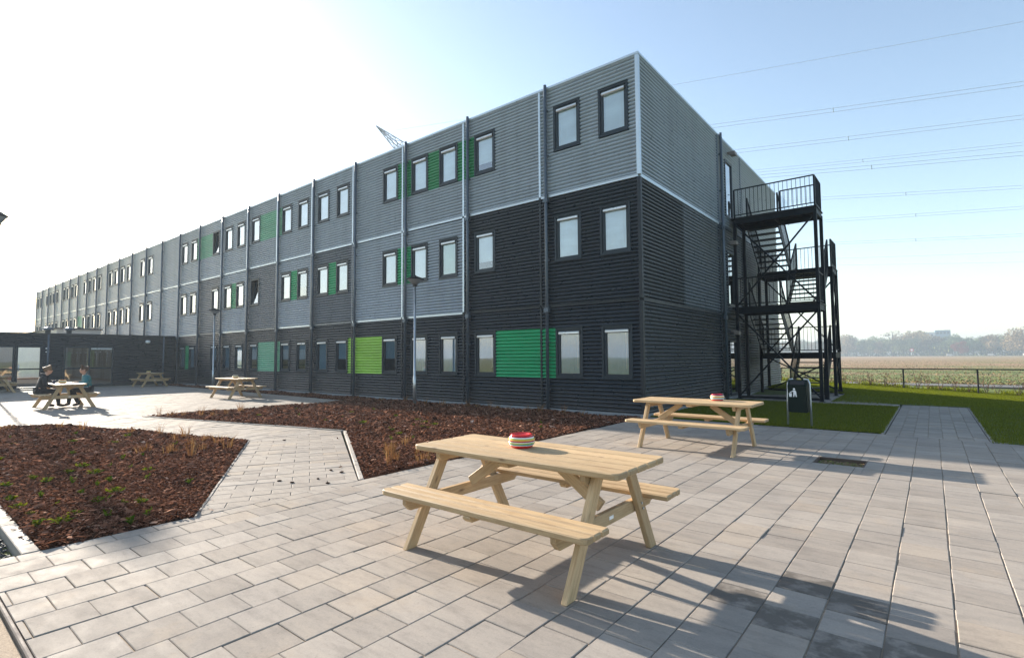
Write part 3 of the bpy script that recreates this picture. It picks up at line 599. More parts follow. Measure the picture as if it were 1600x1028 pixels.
WW = 0.87
def window_proto(h, blind='blind', cover=1.0, open_=False):
    """outer frame h high, WW wide, origin at lower left outer corner, facing -Y"""
    fm = MB(); a = .062
    fm.quad_box(0, WW, -.034, .03, 0, a); fm.quad_box(0, WW, -.034, .03, h - a, h); fm.quad_box(0, a, -.034, .03, a, h - a); fm.quad_box(WW - a, WW, -.034, .03, a, h - a)
    fm.quad_box(-.004, WW + .004, -.048, -.034, h - .012, h + .004)
    fm.quad_box(-.004, WW + .004, -.055, -.034, -.008, .008)
    root = ob('window', fm.mesh('window', MT['frame'], .004))
    s = MB(); b = .128
    s.quad_box(a, WW - a, -.004, .06, a, b); s.quad_box(a, WW - a, -.004, .06, h - b, h - a); s.quad_box(a, b, -.004, .06, b, h - b); s.quad_box(WW - b, WW - a, -.004, .06, b, h - b)
    rv = MB(); x0, x1, z0, z1, d = a, WW - a, a, h - a, .9
    rv.poly([(x0 - .12, d, z0 - .6), (x1 + .12, d, z0 - .6), (x1 + .12, d, z1 + .1), (x0 - .12, d, z1 + .1)])
    rv.poly([(x0, .06, z0), (x0, .06, z1), (x0 - .12, d, z1 + .1), (x0 - .12, d, z0 - .6)]); rv.poly([(x1, .06, z1), (x1, .06, z0), (x1 + .12, d, z0 - .6), (x1 + .12, d, z1 + .1)])
    rv.poly([(x0, .06, z1), (x1, .06, z1), (x1 + .12, d, z1 + .1), (x0 - .12, d, z1 + .1)]); rv.poly([(x0, .06, z0), (x0 - .12, d, z0 - .6), (x1 + .12, d, z0 - .6), (x1, .06, z0)])
    ob('room_recess', rv.mesh('room_recess', MT['interior']), root)
    pane = MB().poly([(b, .03, b), (WW - b, .03, b), (WW - b, .03, h - b), (b, .03, h - b)])
    if open_:
        def tilt(mb): mb.v = [(x, math.cos(R(9)) * (y - .03) + math.sin(R(9)) * (z - a) + .03, a + math.cos(R(9)) * (z - a) - math.sin(R(9)) * (y - .03)) for x, y, z in mb.v]; return mb
        ob('sash', tilt(s).mesh('sash', MT['frame'], .003), root); ob('pane', tilt(pane).mesh('pane', MT['glass']), root)
        ob('curtain', MB().prism([(b + .05, b), (WW - b, b), (WW - b, h - b - .08)], .28, .285).mesh('curtain', MT['white']), root)
    else:
        ob('sash', s.mesh('sash', MT['frame'], .003), root); ob('pane', pane.mesh('pane', MT['glass']), root)
        zt = h - b
        ob('vent', MB().prism([(b - .03, zt - .066), (WW - b + .03, zt - .066), (WW - b + .03, zt + .012), (b - .03, zt + .012)], -.052, .02).mesh('vent', MT['alu'], .02), root)
        ob('vent_cap', MB().quad_box(WW - b + .03, WW - b + .042, -.05, .02, zt - .068, zt + .014).mesh('vent_cap', MT['black']), root)
        zb = zt - (zt - b) * cover
        bl = MB(); nn = 9      # slightly wavy cloth
        for i in range(nn):
            xa, xb = b + (WW - 2 * b) * i / nn, b + (WW - 2 * b) * (i + 1) / nn; ya, yb = .058 + .004 * math.sin(i * 1.9), .058 + .004 * math.sin((i + 1) * 1.9)
            bl.poly([(xa, ya, zb), (xb, yb, zb), (xb, yb, zt), (xa, ya, zt)])
        ob('blind', bl.mesh('blind', MT[blind]), root)
        ob('blind_cord', MB().tube([(WW - b - .09, .046, zt), (WW - b - .075, .044, b + (h - 2 * b) * .12)], .005, 5).mesh('blind_cord', MT['white']), root)
    return root
ZW = {1: (0.925, 2.305), 2: (4.135, 5.455), 3: (7.275, 8.58)}
WIN = {}
def get_window(storey, kind):
    key = (storey, kind)
    if key not in WIN:
        h = ZW[storey][1] - ZW[storey][0]
        o = window_proto(h, *{'w': ('blind', 1.0), 'p': ('blind', .80), 'g': ('blind_grey', 1.0), 'h': ('blind_grey', .62), 'm': ('blind_green', 1.0), 'o': ('blind', 1.0, True)}[kind]); WIN[key] = o; return o
    return dup(WIN[key])
SLOT = {'R': (.085, .085 + WW / W), 'L': (.555, .555 + WW / W)}
WINS = {3: {0: 'RwLw', 1: 'Lp', 2: 'RwLw', 3: 'Rw', 4: 'RwLw', 5: 'RwLw', 6: 'Lw', 7: 'RwLw', 8: 'Ro', 9: 'RwLw', 11: 'Lw', 12: 'Rw', 13: 'RwLw', 14: 'RwLw', 15: 'Lw', 16: 'RwLw', 17: 'Rw', 18: 'RwLw', 19: 'RwLw', 20: 'Lw', 21: 'RwLw', 22: 'Rw', 23: 'RwLw'},
        2: {0: 'RwLw', 1: 'Lp', 2: 'RmLw', 3: 'Rw', 4: 'RwLw', 5: 'RhLw', 6: 'Lo', 7: 'RwLw', 8: 'Rw', 9: 'RwLw', 11: 'Lw', 12: 'Rw', 13: 'RwLw', 14: 'RwLw', 15: 'Lw', 16: 'RwLw', 17: 'Rw', 18: 'RwLw', 19: 'RwLw', 20: 'Lw', 21: 'RwLw', 22: 'Rw', 23: 'RwLw'},
        1: {0: 'RgLg', 1: 'Lh', 2: 'RgLg', 3: 'Rh', 4: 'RhLg', 5: 'RhLh', 6: 'Lh', 7: 'RgLg', 8: 'Rh', 9: 'RgLg'}}
GREEN = [(3, 1.845, 2.085, 'green_deep'), (3, 2.37, 2.555, 'green_deep'), (3, 2.84, 3.085, 'green_deep'), (3, 5.84, 6.555, 'green_mint'), (3, 8.37, 9.085, 'green_mint'),
         (2, 2.84, 3.085, 'green_emerald'), (2, 4.37, 4.555, 'green_emerald'), (2, 5.37, 5.555, 'green_emerald'), (2, 7.37, 7.555, 'green_emerald'), (2, 17.45, 18.0, 'green_mint'),
         (1, .84, 1.555, 'green_emerald'), (1, 3.37, 4.085, 'green_lime'), (1, 5.84, 6.555, 'green_mint'), (1, 9.37, 9.555, 'green_emerald')]
COLR = {3: lambda i: 'silver', 2: lambda i: {0: 'dark', 1: 'dark', 4: 'mid', 6: 'mid', 8: 'mid'}.get(i, 'silver'), 1: lambda i: 'dark'}
ZP = {1: (0.09, 2.865), 2: (2.965, 5.985), 3: (6.085, 9.165)}
NM = 24
bld = thing('modular_building', 'long three storey block of dark and silver corrugated modules with green panels', 'building', (XC, YF, 0))
pm = {}
def place(name, me, x, y=YF, z=0.0, rz=0.0, label=None, parent=None):
    p = parent or bld; bl_ = Vector((XC, YF, 0)) if p is bld else p.location
    o = ob(name, me, p, Vector((x, y, z)) - bl_, (0, 0, rz))
    if label: o['label'] = label
    return o
for st in (3, 2, 1):
    wz0, wz1 = ZW[st]
    for i in range(NM):
        spec = WINS[st].get(i, ''); slots = [(spec[j], spec[j + 1]) for j in range(0, len(spec), 2)]
        xl = XC - W * (i + 1); holes, gl = [], []
        for s_, kd in slots:
            f0, f1 = SLOT[s_]; x0 = W * (1 - f1); holes.append((round(x0 + .03, 4), round(x0 + WW - .03, 4), round(wz0 + .03, 4), round(wz1 - .03, 4)))
        for (gs, g0, g1, gm) in GREEN:
            if gs != st: continue
            a0, a1 = max(g0, i), min(g1, i + 1)
            if a1 - a0 < .01: continue
            x0, x1 = round(W * (1 - (a1 - i)), 4), round(W * (1 - (a0 - i)), 4); holes.append((x0, x1, round(wz0, 4), round(wz1, 4))); gl.append((x0, x1, gm))
        key = (st, COLR[st](i), tuple(holes))
        if key not in pm: pm[key] = corrugated('wall_panel', W, *ZP[st], COLR[st](i), holes)
        place('wall_panel', pm[key], xl)
        for x0, x1, gm in gl:
            place('green_panel', corrugated('green_panel', x1 - x0, round(wz0, 4), round(wz1, 4), gm, (), x0), xl, label={'green_deep': 'deep green corrugated panel', 'green_emerald': 'bright emerald green corrugated panel', 'green_mint': 'pale mint green corrugated panel', 'green_lime': 'lime green corrugated panel'}[gm])
        for s_, kd in slots:
            o = get_window(st, kd); o.parent = bld; o.location = Vector((xl + W * (1 - SLOT[s_][1]), YF, wz0)) - Vector((XC, YF, 0))
            if kd == 'o': o['label'] = 'window tilted open'
# strips between storeys, corner trims, downpipes, plinth
def strip_color(st, i): return 'trim_light' if COLR[st](i) == 'silver' else ('mid' if COLR[st](i) == 'mid' else 'trim_dark')
sm_ = {}
for st, (za, zb_) in {3: (6.005, 6.08), 2: (2.885, 2.96)}.items():
    for i in range(NM):
        key = ('s', st, strip_color(st, i))
        if key not in sm_:
            m_ = MB(); m_.prism([(0.035, za), (W - .035, za), (W - .035, zb_), (0.035, zb_)], -.034, .03); m_.quad_box(.035, W - .035, -.05, -.034, za + .055, zb_); sm_[key] = m_.mesh('storey_strip', MT[key[2]], .004)
        place('storey_strip', sm_[key], XC - W * (i + 1))
for st in (1, 2, 3):
    for i in range(NM + 1):
        mt = 'trim_light' if (st == 3 or (st == 2 and 'silver' in (COLR[2](min(i, NM - 1)), COLR[2](max(i - 1, 0))) and i not in (0, 1))) else 'trim_dark'
        if st == 2 and i in (5, 6, 7, 8, 9, 4): mt = 'mid'
        key = ('t', st, mt)
        if key not in sm_: sm_[key] = MB().quad_box(-.034, .034, -.030, .03, ZP[st][0] - .02, ZP[st][1] + .02).mesh('module_trim', MT[mt], .004)
        if i > 0: place('module_trim', sm_[key], XC - W * i)
for st in (1, 2, 3):
    mt = 'trim_light' if st == 3 else 'trim_dark'
    m_ = MB(); m_.quad_box(-.06, .034, -.034, .0, ZP[st][0] - .02, ZP[st][1] + .02); m_.quad_box(.0, .034, .0, .06, ZP[st][0] - .02, ZP[st][1] + .02)
    place('corner_trim', m_.mesh('corner_trim', MT[mt], .004), XC)
m_ = MB().tube([(0, -.085, 0.02), (0, -.085, 9.26)], .048, 10)
for z_ in (.6, 1.9, 2.9, 4.2, 5.5, 6.05, 7.2, 8.5): m_.quad_box(-.06, .06, -.10, .02, z_, z_ + .035)
m_.quad_box(-.075, .075, -.14, -.03, 2.75, 2.87); m_.quad_box(-.075, .075, -.14, -.03, 5.86, 5.97)
pipe_me = m_.mesh('downpipe', MT['pipe'])
for i in range(NM): place('downpipe', pipe_me, XC - 2.803 - W * i)
LEN = W * NM; DEP = 14.85
place('plinth', MB().quad_box(-LEN, .02, -.045, .3, -.05, .085).mesh('plinth', MT['plinth']), XC)
place('plinth', MB().quad_box(.0, .045, .3, DEP, -.05, .085).mesh('plinth', MT['plinth']), XC - .03)
place('core', MB().quad_box(-LEN + .05, -.95, .95, DEP - .05, .0, 9.1).mesh('core', MT['interior']), XC)
place('roof', MB().quad_box(-LEN - .03, .03, -.03, DEP + .03, 9.165, 9.20).mesh('roof', MT['roof']), XC)
m_ = MB(); m_.quad_box(-LEN - .04, .045, -.045, .03, 9.15, 9.215); m_.quad_box(-.03, .045, .03, DEP, 9.15, 9.215)
place('coping', m_.mesh('coping', MT['trim_light'], .004), XC)
place('end_wall', MB().quad_box(-LEN - .02, -LEN + .05, .03, DEP, .0, 9.15).mesh('end_wall', MT['silver']), XC)
place('rear_wall', MB().quad_box(-LEN + .05, -.02, DEP - .05, DEP, .0, 9.15).mesh('rear_wall', MT['silver']), XC)
# right hand end wall: panels run along +Y, facing +X
DOORS = {3: (7.0, 7.86, 6.43, 8.53), 2: (7.0, 7.86, 3.25, 5.22), 1: (7.0, 7.86, .10, 2.05)}
for st in (1, 2, 3):
    for (ya, yb) in ((0, 6.2), (6.2, 8.97), (8.97, DEP)):
        dz = DOORS[st]; holes = [(dz[0], dz[1], dz[2], dz[3])] if ya < dz[0] < yb else []
        cuts = [(ya, yb)]
        if st == 2 and ya == 0: cuts = [(0, 2.9), (2.9, 6.2)]
        for (a0, a1) in cuts:
            mt = 'silver' if st == 3 else ('dark' if st == 1 or a0 == 0 else 'mid')
            me = corrugated('wall_panel', a1 - a0 - .004, *ZP[st], mt, holes, a0 + .002); place('wall_panel', me, XC, YF, 0, R(90))
    for y_ in (6.2, 8.97): place('module_trim', MB().quad_box(-.034, .034, -.030, .03, ZP[st][0] - .02, ZP[st][1] + .02).mesh('module_trim', MT['trim_dark' if st < 3 else 'pipe'], .004), XC, YF + y_, 0, R(90))
place('storey_strip', MB().quad_box(.04, 6.16, -.036, .03, 5.99, 6.08).mesh('storey_strip', MT['trim_light'], .004), XC, YF, 0, R(90))
place('storey_strip', MB().quad_box(6.24, DEP, -.036, .03, 5.99, 6.08).mesh('storey_strip', MT['pipe'], .004), XC, YF, 0, R(90))
place('storey_strip', MB().quad_box(.04, DEP, -.036, .03, 2.87, 2.96).mesh('storey_strip', MT['trim_dark'], .004), XC, YF, 0, R(90))
place('downpipe', pipe_me, XC, YF + 6.42, 0, R(90))
MT['lamp_housing'] = painted('brown_grey_lamp_housing', (0.20, 0.17, 0.15), 0.5)
for st, (d0, d1, dz0, dz1) in DOORS.items():
    w_, h_ = d1 - d0, dz1 - dz0; m_ = MB()
    m_.quad_box(0, w_, -.04, .04, h_ - .07, h_); m_.quad_box(0, .07, -.04, .04, 0, h_ - .07); m_.quad_box(w_ - .07, w_, -.04, .04, 0, h_ - .07); m_.quad_box(.07, w_ - .07, -.04, .04, 0, .10)
    dr = place('door', m_.mesh('door', MT['frame'], .004), XC, YF + d0, dz0, R(90))
    ob('pane', MB().poly([(.07, .0, .1), (w_ - .07, .0, .1), (w_ - .07, .0, h_ - .07), (.07, .0, h_ - .07)]).mesh('pane', MT['glass']), dr)
    ob('handle', MB().tube([(w_ - .04, -.05, 1.0), (w_ - .04, -.09, 1.0), (w_ - .15, -.09, 1.0)], .012, 6).mesh('handle', MT['steel_galv']), dr)
    ob('recess', MB().poly([(0, .5, 0), (w_, .5, 0), (w_, .5, h_), (0, .5, h_)]).mesh('recess', MT['interior']), dr)
    lm = MB(); lm.quad_box(-.05, .05, -.20, .0, -.03, .05); lm.quad_box(-.13, .13, -.30, -.12, -.11, .02)
    place('wall_lamp', lm.mesh('wall_lamp', MT['lamp_housing'], .01), XC, YF + (7.45 if st == 3 else 7.3), {3: 8.85, 2: 5.55, 1: 2.35}[st], R(90))

# ------------------------------------------------------------------ low annex at the far end of the courtyard
AX = -36.2
anx = thing('annex', 'low flat roofed dark annex with glazed door joining the long block', 'annex building', (AX, 3.0, 0))
def pan(name, me, y, z=0, x=AX, label=None): return place(name, me, x, y, z, R(90), label, anx)
def apanel(y0, y1, holes=()): pan('wall_panel', corrugated('wall_panel', y1 - y0, .06, 2.84, 'dark', [(h[0] - y0, h[1] - y0, h[2], h[3]) for h in holes]), y0)
OPEN_B, OPEN_D, OPEN_W = (6.66, 8.84, .08, 2.24), (4.80, 5.78, .06, 2.24), (3.05, 4.74, .36, 2.24)
apanel(6.03, 11.96, [OPEN_B]); apanel(-0.2, 6.01, [OPEN_D, OPEN_W]); apanel(-6.4, -.22)
pan('downpipe', MB().tube([(0, -.07, .02), (0, -.07, 2.86)], .05, 8).mesh('downpipe', MT['pipe']), 6.02); pan('downpipe', MB().tube([(0, -.07, .02), (0, -.07, 2.86)], .05, 8).mesh('downpipe', MT['pipe']), 11.3)
place('roof', MB().quad_box(-6.3, .06, -9.46, 8.93, 2.84, 2.94).mesh('roof', MT['trim_dark'], .006), AX, 3.0, 0, 0, None, anx)
place('floor', MB().quad_box(-6.2, -.05, -9.4, 8.9, -.05, .03).mesh('floor', MT['concrete']), AX, 3.0, 0, 0, None, anx)
bw = MB(); Xb = -4.8
bw.quad_box(Xb - .1, Xb, -9.4, 2.35, .03, 2.84); bw.quad_box(Xb - .1, Xb, 3.7, 8.9, .03, 2.84); bw.quad_box(Xb - .1, Xb, 2.35, 3.7, .03, .5); bw.quad_box(Xb - .1, Xb, 2.35, 3.7, 2.3, 2.84)
place('room_wall', bw.mesh('room_wall', MT['brown_wall']), AX, 3.0, 0, 0, None, anx)
def glazing(name, o, bars_v=(), bars_h=()):
    y0, y1, z0, z1 = o; w_, h_ = y1 - y0, z1 - z0; m_ = MB(); t_ = .07
    m_.quad_box(0, w_, -.05, .05, h_ - t_, h_); m_.quad_box(0, w_, -.05, .05, 0, t_); m_.quad_box(0, t_, -.05, .05, t_, h_ - t_); m_.quad_box(w_ - t_, w_, -.05, .05, t_, h_ - t_)
    for b_ in bars_v: m_.quad_box(b_ - .05, b_ + .05, -.048, .048, t_, h_ - t_)
    for b_ in bars_h: m_.quad_box(t_, w_ - t_, -.045, .045, b_ - .035, b_ + .035)
    r_ = pan(name, m_.mesh(name, MT['frame'], .004), y0, z0)
    vs = [t_] + [x for b_ in bars_v for x in (b_ - .05, b_ + .05)] + [w_ - t_]; hs = [t_] + [x for b_ in bars_h for x in (b_ - .035, b_ + .035)] + [h_ - t_]
    for i in range(0, len(vs), 2):
        for j in range(0, len(hs), 2): ob('pane', MB().poly([(vs[i], 0, hs[j]), (vs[i + 1], 0, hs[j]), (vs[i + 1], 0, hs[j + 1]), (vs[i], 0, hs[j + 1])]).mesh('pane', MT['glass']), r_)
    return r_
gb = glazing('window', OPEN_B, (1.09,), (.98,)); ob('vent', MB().quad_box(1.16, 2.09, -.08, .0, 2.0, 2.09).mesh('vent', MT['alu'], .01), gb)
gd = glazing('door', OPEN_D, (), (1.0,)); ob('handle', MB().tube([(.10, -.05, .92), (.10, -.10, .92), (.10, -.10, 1.2), (.10, -.05, 1.2)], .025, 6).mesh('handle', MT['alu']), gd)
glazing('window', OPEN_W, (), (.70,))
for z_ in (1.92, 2.1): pan('wall_sign', MB().quad_box(0, .16, -.03, -.01, 0, .06).mesh('wall_sign', MT['white']), 5.92, z_)
pan('door_step', MB().quad_box(-.2, 1.2, -1.0, -.02, -.05, .06).mesh('door_step', MT['kerb'], .01), 4.7)
lm = MB().lathe([(.02, .09), (.11, .07), (.13, 0), (.11, -.07), (.02, -.11)], 12); lm.quad_box(-.05, .05, .0, .12, -.03, .05)
pan('wall_lamp', lm.mesh('wall_lamp', MT['white']), 10.46, 2.56, AX + .13)
for (x_, y_) in ((-1.5, 3.1), (-1.6, 6.25), (-1.3, 7.1)):
    v_ = MB().lathe([(.12, 0), (.12, .22), (.26, .22), (.26, .30), (.05, .40)], 12); place('roof_vent', v_.mesh('roof_vent', MT['pipe']), AX + x_, y_, 2.94, 0, None, anx)
scr = thing('roof_screen', 'pale flat topped shed showing above the annex roof', 'shed', (-44.5, 7.9, 0))
ob('shed_wall', MB().quad_box(-15, 0, -.1, 2.2, 0, 3.55).mesh('shed_wall', MT['screen_pale']), scr); ob('shed_roof', MB().quad_box(-15.1, .1, -.2, 2.3, 3.55, 3.64).mesh('shed_roof', MT['roof']), scr)

# ------------------------------------------------------------------ outside escape stairs
st = thing('escape_stairs', 'dark steel escape stairs with landings zigzagging up the end wall', 'stairs', (-4.1, 21.5, 0))
so = Vector((-4.1, 21.5, 0))
def sp(name, mb, bevel=0, parent=None, mat='steel_dark', label=None):
    mb.v = [tuple(Vector(p) - so) for p in mb.v]; o = ob(name, mb.mesh(name, MT[mat], bevel), parent or st)
    if label: o['label'] = label
    return o
xl_, xr_, yn0, yn1, yf0, yf1 = -5.32, -2.80, 19.40, 20.55, 22.55, 23.75
for (x, y, zt) in ((xl_, yn0, 6.3), (xl_, yn1, 6.3), (xr_, yn0, 6.3), (xr_, yn1, 6.3), (xl_, yf0, 4.8), (xl_, yf1, 4.8), (xr_, yf0, 4.8), (xr_, yf1, 4.8)):
    m_ = MB(); m_.quad_box(x - .05, x + .05, y - .05, y + .05, 0, zt); m_.quad_box(x - .09, x + .09, y - .09, y + .09, 0, .015); sp('post', m_)
PLAT = [(6.42, yn0, yn1), (3.22, yn0, yn1), (4.82, yf0, yf1), (1.61, yf0, yf1)]
for z_, ya, yb in PLAT:
    m_ = MB(); m_.quad_box(xl_ - (.15 if ya == yn0 else 0), xr_ + .06, ya - .06, yb + .06, z_ - .035, z_)
    for y_ in (ya, yb): m_.quad_box(xl_, xr_, y_ - .03, y_ + .03, z_ - .235, z_ - .037)
    for x_ in (xl_, (xl_ + xr_) / 2, xr_): m_.quad_box(x_ - .03, x_ + .03, ya + .03, yb - .03, z_ - .215, z_ - .037)
    sp('platform', m_)
def railing(a, b, h=1.02, step=.13, posts=True):
    a, b = Vector(a), Vector(b); n_ = max(2, int((b - a).length / step)); m_ = MB(); up = Vector((0, 0, 1))
    m_.bar(a + up * h, b + up * h, .045, .035); m_.bar(a + up * .10, b + up * .10, .03, .03); m_.bar(a + up * (h - .14), b + up * (h - .14), .02, .02) if False else None
    for p in (a, b): m_.bar(p, p + up * h, .05, .05)
    r_ = sp('railing', m_)
    for i in range(1, n_):
        p = a.lerp(b, i / n_); sp('baluster', MB().bar(p + up * .11, p + up * (h - .02), .014, .014, (1, 0, 0)), 0, r_)
    return r_
for z_, full in ((6.42, True), (3.22, False)):
    railing((xl_, yn0, z_), (xr_, yn0, z_)); railing((xr_, yn0 + .05, z_), (xr_, yn1, z_), 1.02, .09)
railing((-4.05, yn1, 6.42), (xr_, yn1, 6.42))
for z_ in (4.82, 1.61):
    railing((xl_, yf1, z_), (xr_, yf1, z_)); railing((xr_, yf0, z_), (xr_, yf1 - .05, z_), 1.02, .09); railing((xl_, yf0, z_), (xl_, yf1 - .05, z_), 1.02, .13)
def flight(x0, x1, ya, za, yb, zb, n_):
    """steps from (ya,za) down to (yb,zb)"""
    for x_ in (x0, x1):
        sp('stringer', MB().bar((x_, ya, za - .08), (x_, yb, zb - .02), .03, .24)); a, b = Vector((x_, ya, za)), Vector((x_, yb, zb + .02)); d_ = b - a; m_ = MB(); up = Vector((0, 0, 1))
        m_.bar(a + up * 1.0, b + up * 1.0, .045, .04); m_.bar(a + up * .16, b + up * .16, .03, .03)
        for q in (a, b): m_.bar(q, q + up * 1.0, .05, .05, (1, 0, 0))
        r_ = sp('railing', m_); k_ = int(abs(d_.y) / .11)
        for i in range(1, k_): p = a.lerp(b, i / k_); sp('baluster', MB().bar(p + up * .17, p + up * .98, .014, .014, (1, 0, 0)), 0, r_)
    for i in range(1, n_):
        t_ = i / n_; y_ = ya + (yb - ya) * t_; z_ = za + (zb - za) * t_; m_ = MB(); m_.quad_box(x0 + .02, x1 - .02, y_ - .13, y_ + .13, z_ - .035, z_); sp('tread', m_)
flight(-5.20, -4.16, yn1 + .06, 6.42, yf0 - .06, 4.82, 9); flight(-3.94, -2.90, yf0 - .06, 4.82, yn1 + .06, 3.22, 9)
flight(-5.20, -4.16, yn1 + .06, 3.22, yf0 - .06, 1.61, 9); flight(-3.94, -2.90, yf0 - .06, 1.61, yn1 + .2, 0.0, 9)
def xbrace(a, b): sp('brace', MB().bar(a, b, .05, .05))
for (z0, z1) in ((.1, 3.0), (3.25, 6.2)):
    xbrace((xl_, yn0 + .005, z0), (xr_, yn0 + .005, z1)); xbrace((xl_, yn0 - .045, z1), (xr_, yn0 - .045, z0))
for (z0, z1) in ((.1, 1.4), (1.65, 4.6)):
    xbrace((xl_, yf1, z0), (xr_, yf1, z1)); xbrace((xl_, yf1 + .05, z1), (xr_, yf1 + .05, z0))
    xbrace((xr_, yf0, z0), (xr_, yf1, z1)); xbrace((xr_ + .05, yf0, z1), (xr_ + .05, yf1, z0))
for y_ in (yn0, yf1): sp('base_beam', MB().quad_box(xl_ + .05, xr_ - .05, y_ - .04, y_ + .04, .03, .11))
sp('glass_screen', MB().quad_box(-4.06, -4.03, yn1 + .05, yf0 - .6, 6.45, 7.3), 0, None, 'glass')
#@@OBJECTS

# ------------------------------------------------------------------ picnic tables
def board(name, Lx, Wy, Tz, bev=.008, ends=None):
    m_ = MB()
    if ends:       # chamfered lower corners at the ends: profile in x,z
        c = ends; m_.prism([(-Lx / 2 + c, -Tz / 2), (Lx / 2 - c, -Tz / 2), (Lx / 2, -Tz / 2 + c), (Lx / 2, Tz / 2), (-Lx / 2, Tz / 2), (-Lx / 2, -Tz / 2 + c)], -Wy / 2, Wy / 2)
    else: m_.quad_box(-Lx / 2, Lx / 2, -Wy / 2, Wy / 2, -Tz / 2, Tz / 2)
    return m_.mesh(name, MT['wood'], bev)
def corner_board(name, Lx, Wy, Tz, side):   # outermost plank with two rounded outer corners
    m_ = MB(); c = .045; o = []
    for k in range(5): a = math.pi / 2 * k / 4; o.append((Lx / 2 - c + c * math.sin(a), -Wy / 2 + c - c * math.cos(a)))
    o += [(Lx / 2, Wy / 2), (-Lx / 2, Wy / 2)]
    for k in range(5): a = math.pi / 2 * k / 4; o.append((-Lx / 2 + c - c * math.cos(a), -Wy / 2 + c - c * math.sin(a)))
    n_ = len(o); m_.v = [(x, y * side, -Tz / 2) for x, y in o] + [(x, y * side, Tz / 2) for x, y in o]
    fl = [tuple(range(n_, 2 * n_)), tuple(reversed(range(n_)))] + [(i, (i + 1) % n_, n_ + (i + 1) % n_, n_ + i) for i in range(n_)]
    m_.f = fl if side > 0 else [tuple(reversed(q)) for q in fl]; m_.sm = [False] * len(fl)
    return m_.mesh(name, MT['wood'], .007)
def make_table():
    t = thing('picnic_table', 'x', 'picnic table', (0, 0, 0)); LT = 1.94
    for i in range(5):
        y = (i - 2) * .152
        me = corner_board('tabletop_plank', LT, .142, .044, 1 if i == 0 else -1) if i in (0, 4) else board('tabletop_plank', LT, .141, .044, .010)
        ob('tabletop_plank', me, t, (0, y, .738 + random.uniform(-.0015, .0015)))
    for s in (-1, 1):
        for i in range(3):
            y = s * (.735 - i * .097 - .046)
            me = corner_board('bench_plank', LT - .04, .088, .042, -s if s > 0 else 1) if i == 0 else board('bench_plank', LT - .04, .085, .042, .010)
            ob('bench_plank', me, t, (0, y, .432 + random.uniform(-.0015, .0015)))
    for sx in (-1, 1):
        x = sx * .74
        for sy in (-1, 1):
            a, b = Vector((x, sy * .605, 0)), Vector((x, sy * .215, .714)); d_ = (b - a).normalized(); ln = (b - a).length
            m_ = MB(); hw_ = .048; th = .022        # slanted leg, both ends cut level
            for px in (-th, th): m_.v += [(px, -hw_ * 1.137 - sy * .0, 0.0), (px, hw_ * 1.137, 0.0)]
            sl = sy * (-.39) ; m_.v = []
            for px in (x - th, x + th): m_.v += [(px, a.y - .054, 0), (px, a.y + .054, 0), (px, b.y + .054, .714), (px, b.y - .054, .714)]
            m_.v = [(p[0] - x, p[1] - (a.y + b.y) / 2, p[2] - .357) for p in m_.v]
            ang = math.atan2(.714, b.y - a.y)        # turn so that local X runs along the leg
            rot = Matrix.Rotation(math.pi / 2, 4, 'Z'); Rm = (Matrix.Rotation(ang, 4, 'X') @ rot); inv = Rm.inverted()
            m_.v = [tuple(inv @ Vector(p)) for p in m_.v]; m_.f = [(0, 1, 2, 3), (7, 6, 5, 4), (0, 4, 5, 1), (1, 5, 6, 2), (2, 6, 7, 3), (3, 7, 4, 0)]; m_.sm = [False] * 6
            me = m_.mesh('leg', MT['wood']); bm = bmesh.new(); bm.from_mesh(me); bmesh.ops.recalc_face_normals(bm, faces=bm.faces); bmesh.ops.bevel(bm, geom=list(bm.edges), offset=.004, segments=1, affect='EDGES'); bm.to_mesh(me); bm.free()
            o = ob('leg', me, t, (x, (a.y + b.y) / 2, .357)); o.rotation_euler = Rm.to_euler()
        xo = x - sx * .045      # crossbeam on the inner face of the legs
        ob('crossbeam', board('crossbeam', 1.40, .042, .095, .004, .05), t, (xo, 0, .362), (0, 0, math.pi / 2))
        ob('top_batten', board('top_batten', .70, .042, .07, .004, .03), t, (xo, 0, .681), (0, 0, math.pi / 2))
        a, b = Vector((xo - sx * .055, 0, .425)), Vector((sx * .25, 0, .69)); d_ = b - a
        o = ob('brace', board('brace', d_.length, .042, .085, .004), t, (a + b) / 2, (0, -math.atan2(d_.z, d_.x), 0))
        bm_ = MB()
        for sy in (-1, 1):
            for dz in (-.022, .022): bm_.tube([(x + sx * .022, sy * (.41 + dz * .5), .362 - dz), (x + sx * .030, sy * (.41 + dz * .5), .362 - dz)], .010, 6)
        ob('bolt', bm_.mesh('bolt', MT['steel_galv']), t)
    ob('centre_batten', board('centre_batten', .70, .09, .042, .004, .03), t, (0, 0, .695), (0, 0, math.pi / 2))
    for sy in (-1, 1): ob('bench_batten', board('bench_batten', .27, .07, .042, .004, .025), t, (0, sy * .60, .390), (0, 0, math.pi / 2))
    pl_ = MB(); pl_.quad_box(-.0035, .0, -.03, .03, -.012, .012); ob('maker_plate', pl_.mesh('maker_plate', MT['white'], .001), t, (.720, .0, .362))
    return t
tb0 = make_table()
TB = [(-2.53, 3.36, 0, 'pale pine picnic table in the foreground with striped red pot'), (-3.09, 8.72, 0, 'pale pine picnic table standing between the building corner and the litter bin'),
      (-21.75, 4.06, 0, 'picnic table in the courtyard with two people sitting at it'), (-21.25, 9.15, 0.04, 'picnic table in the courtyard just left of the bark bed, before the ground floor windows'),
      (-34.3, 10.1, 0.02, 'picnic table in the shade at the corner between annex and long block'), (-34.4, 3.86, 0, 'picnic table cut off by the left edge, outside the annex door')]
tabs = []
